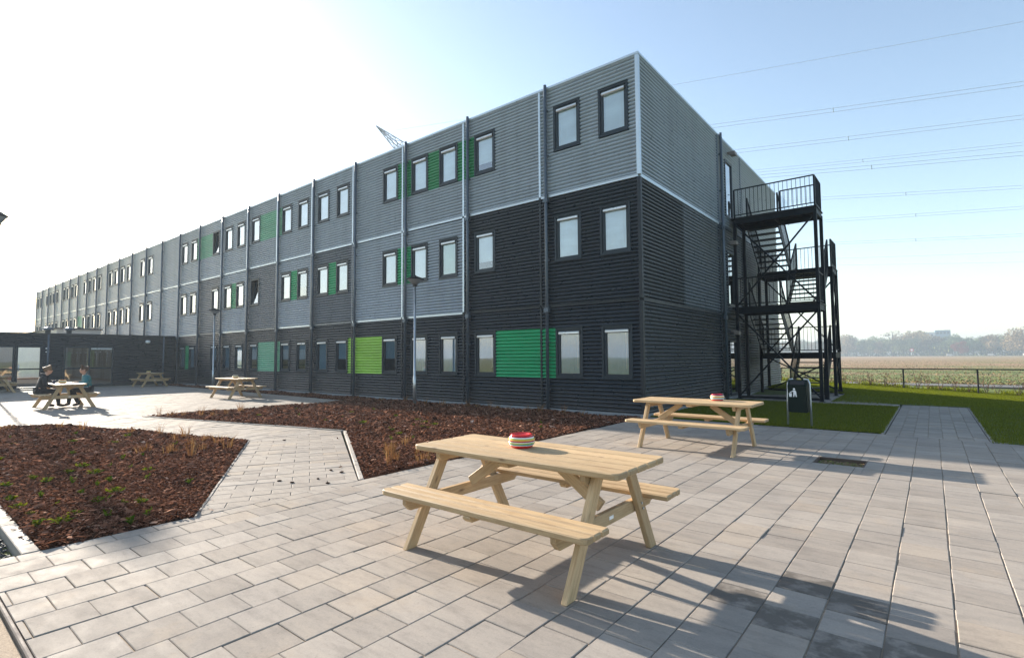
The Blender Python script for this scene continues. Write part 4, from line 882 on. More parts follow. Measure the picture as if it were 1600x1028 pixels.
for i, (x, y, rz, lab) in enumerate(TB):
    t = tb0 if i == 0 else dup(tb0); t.location = (x, y, .002); t.rotation_euler.z = rz; t['label'] = lab; t['group'] = 'picnic tables on the paving'; tabs.append(t)

# ------------------------------------------------------------------ striped ceramic pots
def glaze(name, c): return painted(name, c, .12, 0, .05, .6)
GZ_ = {'red': glaze('glaze_red', (.62, .022, .02)), 'white': glaze('glaze_white', (.78, .76, .72)), 'yellow': glaze('glaze_yellow', (.62, .42, .06)), 'teal': glaze('glaze_teal', (.08, .36, .36)), 'lime': glaze('glaze_lime', (.36, .45, .06)), 'crimson': glaze('glaze_crimson', (.30, .01, .03)), 'orange': glaze('glaze_orange', (.68, .2, .05))}
BANDS = [('red', 0, .20), ('white', .20, .25), ('teal', .25, .33), ('lime', .33, .42), ('white', .42, .48), ('crimson', .48, .55), ('orange', .55, .60), ('yellow', .60, .68), ('lime', .68, .73), ('white', .73, .81), ('crimson', .81, .88)]
BANDS2 = [('red', 0, .22), ('white', .22, .30), ('teal', .30, .44), ('white', .44, .50), ('orange', .50, .58), ('yellow', .58, .70), ('white', .70, .78), ('crimson', .78, .88)]
BANDS3 = [('orange', 0, .18), ('yellow', .18, .5), ('white', .5, .7), ('yellow', .7, .88)]
def make_pot(bands, label, loc, lid='red', sc=1.0):
    t = thing('pot', label, 'ceramic pot', loc, 0, 'striped ceramic pots on the tables'); Rm, H_ = .111 * sc, .110 * sc
    def rad(u): return Rm * (0.66 + 0.34 * math.sin(math.pi * min(1, max(0, (u * .94 + .03)))) ** .75)
    for c, u0, u1 in bands:
        k_ = 4; pr_ = [(rad(u0 + (u1 - u0) * i / k_) + .0006 * math.sin(math.pi * i / k_), H_ * (u0 + (u1 - u0) * i / k_)) for i in range(k_ + 1)]
        m_ = MB().lathe(pr_, 32); ob('glaze_band', m_.mesh('glaze_band', GZ_[c]), t)
    r0 = rad(.88); m_ = MB().lathe([(r0, H_ * .88), (r0 * 1.0, H_ * .93), (r0 * .96, H_ * .985), (r0 * .90, H_), (r0 * .74, H_ * .985), (r0 * .70, H_ * .93), (r0 * .66, H_ * .90), (.002, H_ * .885)], 32)
    ob('rim', m_.mesh('rim', GZ_[lid]), t); return t
make_pot(BANDS, 'round red striped ceramic pot on the foreground picnic table', (-2.66, 3.42, .762))
make_pot(BANDS2, 'round striped ceramic pot on the picnic table beside the building corner', (-2.80, 8.90, .762), 'crimson')
make_pot(BANDS3, 'small striped pot on the courtyard table nearest the bark bed', (-21.2, 9.1, .762), 'white')
make_pot(BANDS3, 'small striped pot on the table between the two seated people', (-21.9, 4.03, .762), 'orange')
make_pot(BANDS3, 'small pale yellow pot on the shaded table at the annex corner', (-34.4, 10.05, .762), 'yellow')
mug = thing('mug', 'dark blue mug beside the pot on the occupied table', 'mug', (-21.8, 3.80, .762)); MT['navy'] = painted('navy_glaze', (.015, .025, .08), .3)
ob('cup', MB().lathe([(.034, 0), (.04, .01), (.042, .09), (.036, .092), (.034, .02), (.002, .015)], 14).mesh('cup', MT['navy']), mug); ob('handle', MB().tube([(.0, -.04, .075), (.0, -.07, .065), (0, -.07, .03), (0, -.04, .02)], .006, 6).mesh('handle', MT['navy']), mug)
nap = thing('paper_sheet', 'white sheet of paper lying on the occupied courtyard table', 'paper', (-21.7, 4.25, .7625), .15); ob('sheet', MB().quad_box(-.105, .105, -.15, .15, 0, .0015).mesh('sheet', MT['white']), nap)

# ------------------------------------------------------------------ litter bin
bn = thing('litter_bin', 'dark green litter bin hung between two steel posts on the lawn edge', 'litter bin', (-2.24, 12.52, 0))
b_ = MB(); w0, w1 = .165, .185
prof = [(-.15, .30), (.13, .30), (.16, .83), (.13, .97), (-.05, .985), (-.185, .86)]
k_ = len(prof)
for x in (-.18, .18): b_.v += [(x, y, z) for y, z in prof]
b_.f = [tuple(reversed(range(k_))), tuple(range(k_, 2 * k_))] + [(i, (i + 1) % k_, k_ + (i + 1) % k_, k_ + i) for i in range(k_)]; b_.sm = [False] * len(b_.f)
b_.f = [q for q in b_.f]
me = b_.mesh('body', MT['bin_green']); bm = bmesh.new(); bm.from_mesh(me); bmesh.ops.recalc_face_normals(bm, faces=bm.faces); bmesh.ops.bevel(bm, geom=list(bm.edges), offset=.012, segments=2, affect='EDGES'); bm.to_mesh(me); bm.free(); ob('body', me, bn)
ob('opening', MB().quad_box(-.135, .135, -.012, .012, -.06, .06).mesh('opening', MT['black'], .01), bn, (0, -.120, .922), (-R(47), 0, 0))
ob('door_edge', MB().quad_box(-.165, .165, -.194, -.180, .838, .852).mesh('door_edge', MT['bin_green'], .004), bn)
for s in (-1, 1): ob('post', MB().tube([(s * .225, .0, -.05), (s * .215, .0, .5), (s * .21, 0, .90), (s * .18, 0, .985), (s * .10, 0, .995)], .022, 10).mesh('post', MT['steel_galv']), bn)
logo = thing_logo = MB()
def disc(cx, cz, r, n_=10): logo.prism([(cx + r * math.cos(2 * math.pi * i / n_), cz + r * math.sin(2 * math.pi * i / n_)) for i in range(n_)], -.003, 0)
disc(.012, .058, .013)                                                       # head
logo.prism([(-.002, -.045), (.010, -.045), (.020, -.010), (.030, -.045), (.042, -.045), (.036, .02), (.026, .042), (.004, .042), (-.030, .022), (-.030, .012), (.002, .026)], -.003, 0)
logo.prism([(-.048, -.045), (-.020, -.045), (-.016, .004), (-.052, .004)], -.003, 0)   # basket
logo.prism([(-.040, .010), (-.028, .010), (-.024, .022), (-.036, .022)], -.003, 0)
ob('pictogram', logo.mesh('pictogram', MT['white']), bn, (-.07, -.186, .70), (R(3.6), 0, 0)).scale = (1.6, 1.0, 1.6)

# ------------------------------------------------------------------ street lamps
def make_lamp():
    t = thing('lamp_post', 'x', 'street lamp', (0, 0, 0))
    ob('pole', MB().tube([(0, 0, -.05), (0, 0, .9), (0, 0, .92), (0, 0, 3.84)], [.055, .055, .042, .038], 12).mesh('pole', MT['steel_galv']), t)
    ob('collar', MB().lathe([(.05, 3.82), (.07, 3.84), (.085, 3.885), (.06, 3.90)], 14).mesh('collar', MT['black']), t)
    ob('diffuser', MB().lathe([(.07, 3.885), (.15, 3.955), (.255, 4.055), (.255, 4.065), (.01, 4.07)], 24).mesh('diffuser', MT['lamp_diffuser']), t)
    ob('hood', MB().lathe([(.27, 4.045), (.285, 4.052), (.288, 4.062), (.26, 4.085), (.13, 4.135), (.035, 4.175), (.03, 4.195), (.002, 4.2)], 24).mesh('hood', MT['steel_dark']), t)
    return t
lp0 = make_lamp()
for i, (x, y, lab) in enumerate([(-13.02, 11.15, 'galvanised lamp post with hat shaped head standing in the bark beside the facade'), (-29.3, 11.45, 'galvanised lamp post with hat shaped head before the mint panels behind the far picnic table'),
                                 (-53.4, 10.7, 'hat shaped lamp showing above the annex roof'), (-33.07, 3.60, 'lamp head poking into the white sky at the left edge')]):
    t = lp0 if i == 0 else dup(lp0); t.location = (x, y, 0); t['label'] = lab; t['group'] = 'lamp posts'; t.scale = (1.15, 1.15, 2.0) if i == 3 else (1, 1, 1)

# ------------------------------------------------------------------ seated people
def skin(name, J, E, mat, sub=2, mats=None):
    me = bpy.data.meshes.new(name); names = list(J); me.from_pydata([J[k][0] for k in names], [], [])
    me = bpy.data.meshes.new(name); me.from_pydata([J[k][0] for k in names], [(names.index(a), names.index(b)) for a, b in E], [])
    o = bpy.data.objects.new(name, me); COL.objects.link(o); mo = o.modifiers.new('s', 'SKIN')
    for i, k in enumerate(names):
        r_ = J[k][1]; r_ = r_ if isinstance(r_, tuple) else (r_, r_); me.skin_vertices[0].data[i].radius = r_; me.skin_vertices[0].data[i].use_root = (i == 0)
    mo.use_smooth_shade = True; ss = o.modifiers.new('d', 'SUBSURF'); ss.levels = sub; ss.render_levels = sub
    dg = bpy.context.evaluated_depsgraph_get(); m2 = bpy.data.meshes.new_from_object(o.evaluated_get(dg)); m2.name = name
    bpy.data.objects.remove(o); m2.materials.clear(); m2.materials.append(mat)
    for p in m2.polygons: p.use_smooth = True
    return m2
MT['skin'] = painted('skin_tone', (.48, .27, .19), .5); MT['jacket_black'] = painted('black_jacket', (.016, .016, .018), .8); MT['jacket_teal'] = painted('teal_jacket', (.022, .15, .175), .7)
MT['trousers'] = painted('dark_trousers', (.02, .02, .024), .85); MT['hair_brown'] = painted('brown_hair', (.07, .035, .018), .55); MT['hair_fair'] = painted('fair_brown_hair', (.17, .10, .05), .6); MT['boots'] = painted('black_boots', (.012, .011, .01), .5)
MT['folder'] = painted('pale_blue_folder', (.42, .50, .58), .6)
def person(label, loc, rz, jacket, hairm, bun, arms, lean):
    """seated, facing local -Y... +Y is forward; bench top at z=.453; pelvis at origin"""
    p = thing('person', label, 'person', loc, rz); y = lean
    J = {'pelvis': ((0, .02, .52), (.14, .11)), 'belly': ((0, .04 + y * .3, .68), (.125, .10)), 'chest': ((0, .06 + y * .75, .88), (.145, .105)), 'neckb': ((0, .07 + y, 1.01), .06), 'neck': ((0, .095 + y * 1.1, 1.07), .047), 'skull': ((0, .125 + y * 1.15, 1.175), (.076, .095)), 'crown': ((0, .12 + y * 1.12, 1.245), (.055, .07))}
    E_ = [('pelvis', 'belly'), ('belly', 'chest'), ('chest', 'neckb'), ('neckb', 'neck'), ('neck', 'skull'), ('skull', 'crown')]
    J['nose'] = ((0, .235 + y * 1.15, 1.165), .012); E_.append(('skull', 'nose')); J['chin'] = ((0, .205 + y * 1.15, 1.105), .026); E_.append(('skull', 'chin'))
    for s, n_ in ((-1, 'l'), (1, 'r')):
        J[n_ + 'ear'] = ((s * .082, .115 + y * 1.15, 1.165), .012); E_.append(('skull', n_ + 'ear'))
        J[n_ + 'sh'] = ((s * .18, .055 + y * .8, .955), .062); E_.append(('chest', n_ + 'sh'))
        el, wr, ft = arms[n_]; J[n_ + 'el'] = (el, .045); J[n_ + 'wr'] = (wr, .03); J[n_ + 'hd'] = (ft, (.036, .020)); E_ += [(n_ + 'sh', n_ + 'el'), (n_ + 'el', n_ + 'wr'), (n_ + 'wr', n_ + 'hd')]
        d_ = Vector(ft) - Vector(wr); d_.normalize(); sd_ = d_.cross(Vector((0, 0, 1))).normalized()
        for q, (off, ln) in enumerate(((-.027, .058), (-.009, .068), (.009, .064), (.026, .05))):
            b0 = Vector(ft) + sd_ * off + d_ * .02; J[n_ + 'f%d' % q] = (tuple(b0 + d_ * ln * .6), .009); J[n_ + 'g%d' % q] = (tuple(b0 + d_ * ln + Vector((0, 0, -.018))), .008); E_ += [(n_ + 'hd', n_ + 'f%d' % q), (n_ + 'f%d' % q, n_ + 'g%d' % q)]
        th = Vector(wr) + d_ * .03 - sd_ * s * .045; J[n_ + 'th'] = (tuple(th), .010); E_.append((n_ + 'wr', n_ + 'th'))
        J[n_ + 'hip'] = ((s * .095, .05, .53), .085); J[n_ + 'kn'] = ((s * .12, .44, .52), .062); J[n_ + 'an'] = ((s * .12, .40 + .10 * s, .11), .042); J[n_ + 'toe'] = ((s * .125, .53 + .10 * s, .055), (.038, .03)); E_ += [('pelvis', n_ + 'hip'), (n_ + 'hip', n_ + 'kn'), (n_ + 'kn', n_ + 'an'), (n_ + 'an', n_ + 'toe')]
    p.name = 'person'; ob('body', skin('body', J, E_, MT['skin']), p)
    def grow(keys, d_): return {k: (J[k][0], tuple(x + d_ for x in (J[k][1] if isinstance(J[k][1], tuple) else (J[k][1], J[k][1])))) for k in keys}
    jk = grow(['pelvis', 'belly', 'chest', 'neckb', 'lsh', 'rsh', 'lel', 'rel'], .022)
    for n_ in 'lr': wv = Vector(J[n_ + 'el'][0]).lerp(Vector(J[n_ + 'wr'][0]), .95); jk[n_ + 'cuff'] = (tuple(wv), .042)
    ob('jacket', skin('jacket', jk, [('pelvis', 'belly'), ('belly', 'chest'), ('chest', 'neckb'), ('chest', 'lsh'), ('chest', 'rsh'), ('lsh', 'lel'), ('rsh', 'rel'), ('lel', 'lcuff'), ('rel', 'rcuff')], jacket), p)
    tk = grow(['pelvis', 'lhip', 'rhip', 'lkn', 'rkn', 'lan', 'ran'], .013)
    ob('trousers', skin('trousers', tk, [('pelvis', 'lhip'), ('pelvis', 'rhip'), ('lhip', 'lkn'), ('rhip', 'rkn'), ('lkn', 'lan'), ('rkn', 'ran')], MT['trousers']), p)
    for n_ in 'lr':
        a_, t_ = Vector(J[n_ + 'an'][0]), Vector(J[n_ + 'toe'][0]); ob('boot', skin('boot', {'a': (tuple(a_ + Vector((0, 0, .10))), .056), 'b': (tuple(a_ + Vector((0, -.02, -.03))), .056), 'c': (tuple(t_ + Vector((0, .02, .0))), (.05, .042))}, [('a', 'b'), ('b', 'c')], MT['boots']), p)
    hy = y * 1.13
    H_ = {'a': ((0, .105 + hy, 1.258), (.078, .092)), 'b': ((0, .05 + hy, 1.215), (.085, .055)), 'c': ((0, .032 + hy, 1.14), (.07, .042)), 'f': ((0, .165 + hy, 1.268), (.05, .03)), 's': ((-.07, .095 + hy, 1.2), .03), 't': ((.07, .095 + hy, 1.2), .03)}
    He = [('a', 'b'), ('b', 'c'), ('a', 'f'), ('b', 's'), ('b', 't')]
    if bun: H_['u'] = ((0, .0 + hy, 1.285), .03); H_['w'] = ((0, -.035 + hy, 1.31), .052); He += [('b', 'u'), ('u', 'w')]
    ob('hair', skin('hair', H_, He, hairm), p)
    if not bun: ob('hood', skin('hood', {'a': ((-.085, .06 + y, 1.02), .05), 'b': ((0, -.045 + y, 1.055), (.06, .075)), 'c': ((.085, .06 + y, 1.02), .05)}, [('a', 'b'), ('b', 'c')], jacket), p)
    else: ob('collar', skin('collar', {'a': ((-.05, .10 + y, 1.035), .04), 'b': ((0, .035 + y, 1.055), (.045, .05)), 'c': ((.05, .10 + y, 1.035), .04)}, [('a', 'b'), ('b', 'c')], jacket), p)
    return p
person('person with short fair hair and black hooded jacket sitting on the left bench', (-21.86, 3.43, -.002), 0, MT['jacket_black'], MT['hair_fair'], False,
       {'l': ((-.24, .16, .75), (-.13, .36, .70), (-.10, .42, .685)), 'r': ((.24, .14, .74), (.13, .33, .65), (.10, .40, .63))}, .10)
person('person with hair in a bun and teal jacket, sitting opposite the black jacket', (-21.75, 4.69, -.002), math.pi, MT['jacket_teal'], MT['hair_brown'], True,
       {'l': ((-.25, .14, .74), (-.16, .34, .795), (-.12, .41, .79)), 'r': ((.24, .10, .72), (.14, .28, .62), (.10, .34, .62))}, .04)
fo = thing('folder', 'pale blue folder on the lap of the person in teal', 'folder', (-21.72, 4.46, .607), .1); ob('cover', MB().quad_box(-.16, .16, -.15, .15, 0, .02).mesh('cover', MT['folder'], .004), fo)

# ------------------------------------------------------------------ fence and saplings
fn = thing('field_fence', 'low dark fence of posts and one top rail before the field', 'fence', (0, 29.7, 0))
xs = [-1.04 + 2.53 * k for k in range(-14, 11)]
for x in xs:
    zt = float(terrain(x, 29.7)); ob('post', MB().quad_box(-.03, .03, -.03, .03, zt - .1, .86).mesh('post', MT['black'], .004), fn, (x, 0, 0))
for a, b in zip(xs[:-1], xs[1:]): ob('rail', MB().quad_box(a + .001, b - .001, -.028, .028, .83 + .0, .88).mesh('rail', MT['black'], .004), fn)
def sapling(h):
    sb, lv, lf, lt = MB(), [], [], []
    for s in range(random.randint(2, 4)):
        a = random.uniform(0, 6.28); top = Vector((math.cos(a) * h * .25, math.sin(a) * h * .25, h * random.uniform(.7, 1))); mid = top * .5 + Vector((random.gauss(0, .03), random.gauss(0, .03), 0)); sb.tube([(0, 0, -.03), mid, top], [.012, .009, .004], 5)
        for k in range(26):
            u = random.uniform(.15, 1); c = (mid * (2 * u) if u < .5 else mid.lerp(top, 2 * u - 1)) + Vector((random.gauss(0, .06), random.gauss(0, .06), random.gauss(0, .05))); l = random.uniform(.018, .035); d_ = Vector((random.gauss(0, 1), random.gauss(0, 1), random.gauss(0, .6))).normalized(); s_ = d_.orthogonal().normalized(); n_ = len(lv)
            lv += [tuple(c - d_ * l), tuple(c + s_ * l * .6), tuple(c + d_ * l), tuple(c - s_ * l * .6)]; lf.append((n_, n_ + 1, n_ + 2, n_ + 3)); lt += [random.random()] * 4
    return sb.mesh('stem', MT['rust']), np_mesh('leaves', lv, np.array(lf), MT['sapling'], lt)
sps = [sapling(.55), sapling(.75), sapling(.95)]
for i, (x, k) in enumerate([(-2.75, 0), (-2.3, 1), (-1.75, 0), (-1.4, 0), (-.55, 1), (-.2, 0), (.25, 0), (.75, 1), (1.2, 0), (1.75, 1), (2.1, 0), (2.75, 2), (3.3, 1), (4.0, 0), (-3.3, 1), (-4.0, 0), (-5.0, 1), (-6.2, 0), (4.8, 2), (5.6, 1)]):
    t = thing('sapling', 'spindly brown leaved hedge sapling along the field fence', 'sapling', (x, 29.95 + random.uniform(-.15, .25), float(terrain(x, 30))), random.uniform(0, 6), 'hedge saplings along the fence'); s_ = random.uniform(.8, 1.2); t.scale = (s_, s_, s_)
    ob('stem', sps[k][0], t); ob('leaves', sps[k][1], t)

# ------------------------------------------------------------------ far wood, houses, vans
def leaf_col(name, cs): return attr_mat(name, [(0, cs[0]), (.5, cs[1]), (1, cs[2])], .9, .2, .2)
TC = {'olive': leaf_col('olive_foliage', [(.05, .07, .025), (.12, .145, .05), (.22, .235, .09)]), 'green': leaf_col('green_foliage', [(.045, .07, .028), (.10, .135, .055), (.18, .21, .09)]),
      'yellow': leaf_col('yellow_brown_foliage', [(.16, .12, .05), (.34, .26, .12), (.5, .38, .19)]), 'rust': leaf_col('rusty_foliage', [(.10, .075, .035), (.22, .155, .075), (.34, .25, .13)]), 'red': leaf_col('red_foliage', [(.09, .02, .012), (.22, .05, .03), (.30, .09, .05)])}
MT['bark'] = painted('grey_brown_bark', (.06, .048, .038), .9)
def tree_mesh(kind, h, w, n_, bare=False):
    tr = MB(); tr.tube([(0, 0, -.4), (.1, 0, h * .25), (0, .1, h * .5), (0, 0, h * .8)], [h * .022, h * .018, h * .012, h * .004], 6)
    lobes = []
    for k in range(9):
        a = random.uniform(0, 6.283); z = h * random.uniform(.32, .86); r_ = w * .5 * (1 - abs(z / h - .55) * 1.1) * random.uniform(.4, .9); c = Vector((math.cos(a) * r_, math.sin(a) * r_, z)); lobes.append((c, w * random.uniform(.16, .27)))
        tr.tube([(0, 0, h * random.uniform(.2, .45)), tuple(c * .6 + Vector((0, 0, z * .35))), tuple(c)], [h * .009, h * .006, h * .002], 5)
        if bare:
            for q in range(14):
                e = c + Vector((random.gauss(0, 1), random.gauss(0, 1), abs(random.gauss(0, 1)) + .3)) * w * .13; tr.tube([tuple(c), tuple(e)], [h * .002, h * .0008], 3)
    V, F, T = [], [], []
    for k in range(n_):
        c, r_ = random.choice(lobes); d_ = Vector((random.gauss(0, 1), random.gauss(0, 1), random.gauss(0, .8))).normalized(); p_ = c + d_ * r_ * random.uniform(.55, 1.05); l = h * random.uniform(.014, .030); u = Vector((random.gauss(0, 1), random.gauss(0, 1), random.gauss(0, 1))).normalized(); s_ = u.orthogonal().normalized(); m0 = len(V)
        V += [tuple(p_ - u * l), tuple(p_ + s_ * l * .8), tuple(p_ + u * l), tuple(p_ - s_ * l * .8)]; F.append((m0, m0 + 1, m0 + 2, m0 + 3)); T += [random.random()] * 4
    return tr.mesh('trunk', MT['bark']), (np_mesh('crown', V, np.array(F), TC[kind], T) if n_ else None)
PT = {}
for kd, lst in {'olive': 4, 'green': 4, 'yellow': 2, 'rust': 3, 'red': 1}.items():
    PT[kd] = [tree_mesh(kd, 12, random.uniform(10, 12.5), 2600) for _ in range(lst)]
PT['bare'] = [tree_mesh('rust', 14, 8, 60, True)]
LABT = {'olive': 'hazy olive green tree in the wood beyond the field', 'green': 'hazy dull green tree in the wood beyond the field', 'rust': 'hazy rusty brown tree in the wood beyond the field', 'red': 'red leaved tree standing out of the far green wood', 'bare': 'bare thin branched tree rising above the far wood', 'yellow': 'broad yellow brown tree beside the bare tree above the far wood'}
def wood_tree(kd, x, y, h, lab=None):
    h *= FS; tm, cm = random.choice(PT[kd]); t = thing('tree', lab or LABT[kd], 'tree', (x * FS, y * FS, -.1), random.uniform(0, 6.28), None if kd in ('bare', 'yellow', 'red') else 'trees of the far wood'); s_ = h / 12; t.scale = (s_ * random.uniform(.95, 1.25), s_ * random.uniform(.95, 1.25), s_)
    ob('trunk', tm, t)
    if cm: ob('crown', cm, t)
FS = 1.75
def wood_xy(u, dep): return (-62 + 125 * u, 385 - 46 * u + dep)      # along the far edge of the field
for i in range(30):
    u = -.30 + i / 29 * 1.35; x, y = wood_xy(u, random.uniform(-3, 3)); wood_tree(random.choice(['olive', 'olive', 'green', 'green', 'green', 'rust']), x, y, random.uniform(8.6, 10.6) * (1.0 if u < .55 else 1.05))
for i in range(40):
    u = -.30 + i / 39 * 1.35; x, y = wood_xy(u, random.uniform(8, 22)); wood_tree(random.choice(['olive', 'rust', 'green', 'olive']), x, y, random.uniform(10.0, 12.2))
wood_tree('yellow', -6.8, 369, 14.4); wood_tree('rust', -12.5, 371, 13.2); wood_tree('bare', -17.0, 366, 15.5); wood_tree('red', 11.6, 346, 8.5)
wood_tree('rust', -40, 374, 13.5); wood_tree('rust', 34.5, 340, 13.5)
n = 14000; u = RNG.uniform(-.35, 1.1, n); hx = FS * (-62 + 125 * u); hy = FS * (385 - 46 * u + RNG.uniform(-4, 22, n)); hz = FS * 6.0 * RNG.random(n) ** 1.3
l = FS * RNG.uniform(.25, .6, n); a = RNG.normal(0, 1, (n, 3)); a /= np.linalg.norm(a, axis=1)[:, None]; b = np.cross(a, RNG.normal(0, 1, (n, 3))); b /= np.linalg.norm(b, axis=1)[:, None]; c = np.stack([hx, hy, hz], 1)
V = np.stack([c - a * l[:, None], c + b * l[:, None] * .8, c + a * l[:, None], c - b * l[:, None] * .8], 1).reshape(-1, 3)
structure('undergrowth', np_mesh('undergrowth', V, np.arange(4 * n).reshape(n, 4), TC['olive'], np.repeat(RNG.random(n), 4)), 'stuff')
hb = thing('office_building', 'pale flat roofed building with blue front above the far wood', 'building', (2.3 * FS, 430 * FS, 0), .05); hb.scale = (FS, FS, FS)
MT['far_white'] = painted('far_white_wall', (.5, .5, .48), .8); MT['far_blue'] = painted('far_blue_front', (.10, .20, .26), .4)
ob('wall', MB().quad_box(-7, 0, 0, 9, 0, 15.2).mesh('wall', MT['far_white']), hb); ob('front_panel', MB().quad_box(.05, 7.6, -.4, 9, 0, 16.3).mesh('front_panel', MT['far_blue']), hb)
for k in range(3): ob('window', MB().quad_box(-6.5 + k * 2.1, -5.3 + k * 2.1, -.12, -.02, 12.6, 13.9).mesh('window', MT['frame']), hb)
for k in range(4): ob('window', MB().quad_box(.6 + k * 1.75, 1.8 + k * 1.75, -.5, -.41, 13.9, 15.2).mesh('window', MT['frame']), hb)
def van(label, x, y, mat, rz):
    t = thing('parked_van', label, 'van', (x * FS, y * FS, 0), rz, 'vehicles parked under the far wood')
    ob('body', MB().prism([(-2.3, .35), (2.3, .35), (2.35, 1.0), (1.7, 1.15), (1.1, 1.95), (-2.25, 2.0)], -.9, .9).mesh('body', MT[mat], .05), t)
    ob('windscreen', MB().poly([(1.72, -.75, 1.17), (1.72, .75, 1.17), (1.13, .75, 1.92), (1.13, -.75, 1.92)]).mesh('windscreen', MT['glass']), t)
    w_ = MB().tube([(0, -.12, 0), (0, .12, 0)], .33, 12).mesh('wheel', MT['black'])
    for sx in (-1.45, 1.45):
        for sy in (-.85, .85): ob('wheel', w_, t, (sx, sy, .33))
van('white van parked below the red leaved tree at the wood edge', 7.2, 341, 'far_white', .1); van('white van parked at the wood edge right of the red leaved tree', 22.2, 337, 'far_white', -.1); van('pale van parked at the wood edge near the right border', 34.0, 333, 'far_white', .1)
sg = thing('road_sign', 'tiny red and white road sign before the far wood', 'sign', (-8.2 * FS, 352 * FS, 0)); sg.scale = (FS, FS, FS); ob('post', MB().tube([(0, 0, 0), (0, 0, 3.2)], .08, 6).mesh('post', MT['steel_galv']), sg); ob('plate', MB().tube([(0, -.06, 3.4), (0, -.02, 3.4)], .9, 14).mesh('plate', GZ_['red']), sg); ob('plate_centre', MB().tube([(0, -.08, 3.4), (0, -.065, 3.4)], .5, 12).mesh('plate_centre', MT['white']), sg)

# ------------------------------------------------------------------ pylon and overhead lines
py = thing('pylon', 'steel lattice pylon whose top arm shows above the roof', 'pylon', (-76.7, 64.1, 0))
hd_ = Vector((-.18, .985, 0)).normalized(); al = Vector((.985, .18, 0))
m_ = MB(); base = 3.4
def pl(s1, s2, z): k = base * (1 - z / 52) + .35; return Vector((0, 0, z)) + Vector((s1 * k, s2 * k, 0))
zz = [0, 8, 15, 21, 26.5, 31, 35, 38.5, 42]
for s1 in (-1, 1):
    for s2 in (-1, 1):
        for a, b in zip(zz[:-1], zz[1:]): m_.bar(pl(s1, s2, a), pl(s1, s2, b), .16, .16)
ob('mast_leg', m_.mesh('mast_leg', MT['lattice']), py); m_ = MB()
for a, b in zip(zz[:-1], zz[1:]):
    for (p, q) in (((-1, -1), (1, -1)), ((1, -1), (1, 1)), ((1, 1), (-1, 1)), ((-1, 1), (-1, -1))): m_.bar(pl(*p, a), pl(*q, b), .08, .08); m_.bar(pl(*q, a), pl(*p, b), .08, .08)
ob('mast_lattice', m_.mesh('mast_lattice', MT['lattice']), py)
def arm(tip, z, up):
    """triangular lattice cross arm from the mast to the tip"""
    m_ = MB(); t = Vector(tip); k = .9
    c = [Vector((-k, 0, z)), Vector((k, 0, z)), Vector((-k, 0, z + up)), Vector((k, 0, z + up))]
    for q in c: m_.bar(q, t, .12, .12)
    for j in range(5):
        u0, u1 = j / 5, (j + .5) / 5
        for a, b in ((0, 2), (1, 3), (0, 1), (2, 3)): m_.bar(c[a].lerp(t, u0), c[b].lerp(t, u1), .07, .07); m_.bar(c[b].lerp(t, u1), c[a].lerp(t, min(1, u0 + .2)), .07, .07)
    return m_
ARMS = [((1.7, -8.9, 42.55), 39.0, 2.7), ((-1.7, 8.9, 42.55), 39.0, 2.7), ((2.2, -11.5, 30.5), 30, 2.2), ((-2.2, 11.5, 30.5), 30, 2.2)]
for tip, z, up in ARMS: ob('cross_arm', arm(tip, z, up).mesh('cross_arm', MT['lattice']), py)
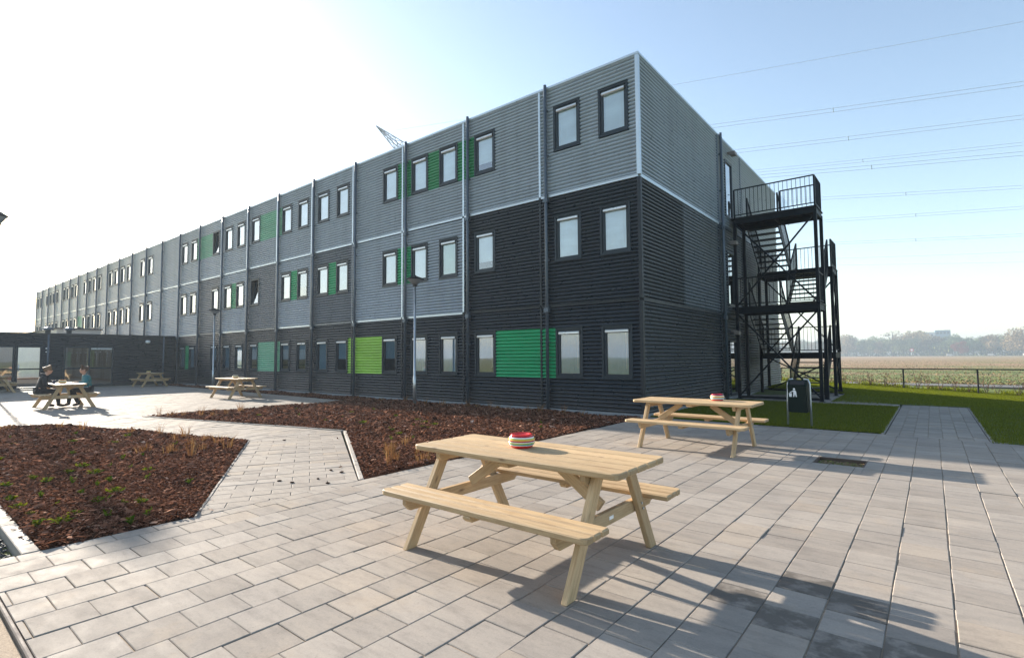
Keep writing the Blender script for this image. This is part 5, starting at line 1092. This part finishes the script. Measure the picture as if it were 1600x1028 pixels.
def power_line(label, r1, az1, t1, az2, t2, twin):
    """a conductor (pair) through two points given by azimuth / slope; runs parallel to the pylon row"""
    d_ = Vector((-.983, -.185)); P = Vector((math.sin(R(az1)), math.cos(R(az1)))) * r1
    e = Vector((math.sin(R(az2)), math.cos(R(az2)))); den = e.x * d_.y - e.y * d_.x; k = (P.x * d_.y - P.y * d_.x) / den; Q = e * k
    z1_, z2_ = 1.5 + t1 * r1, 1.5 + t2 * k; S = (Q - P).length; cc = .00022
    m_ = MB()
    for o_ in ((0, 0), (.12, -.42)) if twin else ((0, 0),):
        pts = []
        for i in range(25):
            s = -90 + (S + 230) * i / 24; q = P + d_ * s; z = z1_ + (z2_ - z1_) * s / S + cc * s * (s - S); pts.append((q.x, q.y + o_[0], z + o_[1]))
        m_.tube(pts, .022 if twin else .018, 5)
    if twin:
        for s in (S * .55,): q = P + d_ * s; z = z1_ + (z2_ - z1_) * s / S + cc * s * (s - S); m_.bar((q.x, q.y, z + .05), (q.x, q.y + .12, z - .5), .09, .09)
    t = thing('power_line', label, 'power line', (P.x, P.y, 0), 0, 'overhead lines'); m_.v = [(v_[0] - P.x, v_[1] - P.y, v_[2]) for v_ in m_.v]; ob('conductor', m_.mesh('conductor', MT['cable']), t)
power_line('single thin wire, topmost of the overhead lines', 74.7, 6.8, .461, -20.5, .509, False)
power_line('uppermost twin overhead line, below the single wire', 76, 6.58, .377, -17.4, .422, True)
power_line('second twin overhead line from the top', 80, 6.47, .330, -15.3, .369, True)
power_line('third twin overhead line, fainter, just above a close neighbour', 104, 6.38, .292, -13.3, .327, True)
power_line('fourth twin overhead line, passing just above the stair railing', 84, 6.34, .279, -12.1, .316, True)
power_line('fifth twin overhead line, level with the top stair platform', 108, 6.23, .232, -7.56, .263, True)
power_line('sixth twin overhead line, midway down the stair tower', 118, 6.15, .203, -6.34, .223, True)
power_line('seventh overhead line, uppermost of the lowest three', 135, 6.06, .165, -6.41, .185, True)
power_line('eighth overhead line, middle of the lowest three', 150, 6.0, .140, -6.47, .158, False)
power_line('lowest overhead line, just above the far wood', 165, 5.97, .126, -6.49, .147, False)

# ------------------------------------------------------------------ air
hz = structure('haze', MB().quad_box(-2700, 2700, -2700, 2700, -1.2, 50).mesh('haze', None), 'stuff')
hm = bpy.data.materials.new('haze_air'); hm.use_nodes = True; hn = hm.node_tree; hn.nodes.clear()
ho = hn.nodes.new('ShaderNodeOutputMaterial'); pv = hn.nodes.new('ShaderNodeVolumePrincipled')
pv.inputs['Color'].default_value = (.55, .66, .77, 1); pv.inputs['Density'].default_value = 0.0009; pv.inputs['Anisotropy'].default_value = 0.25
hn.links.new(pv.outputs[0], ho.inputs['Volume']); hz.data.materials.append(hm)
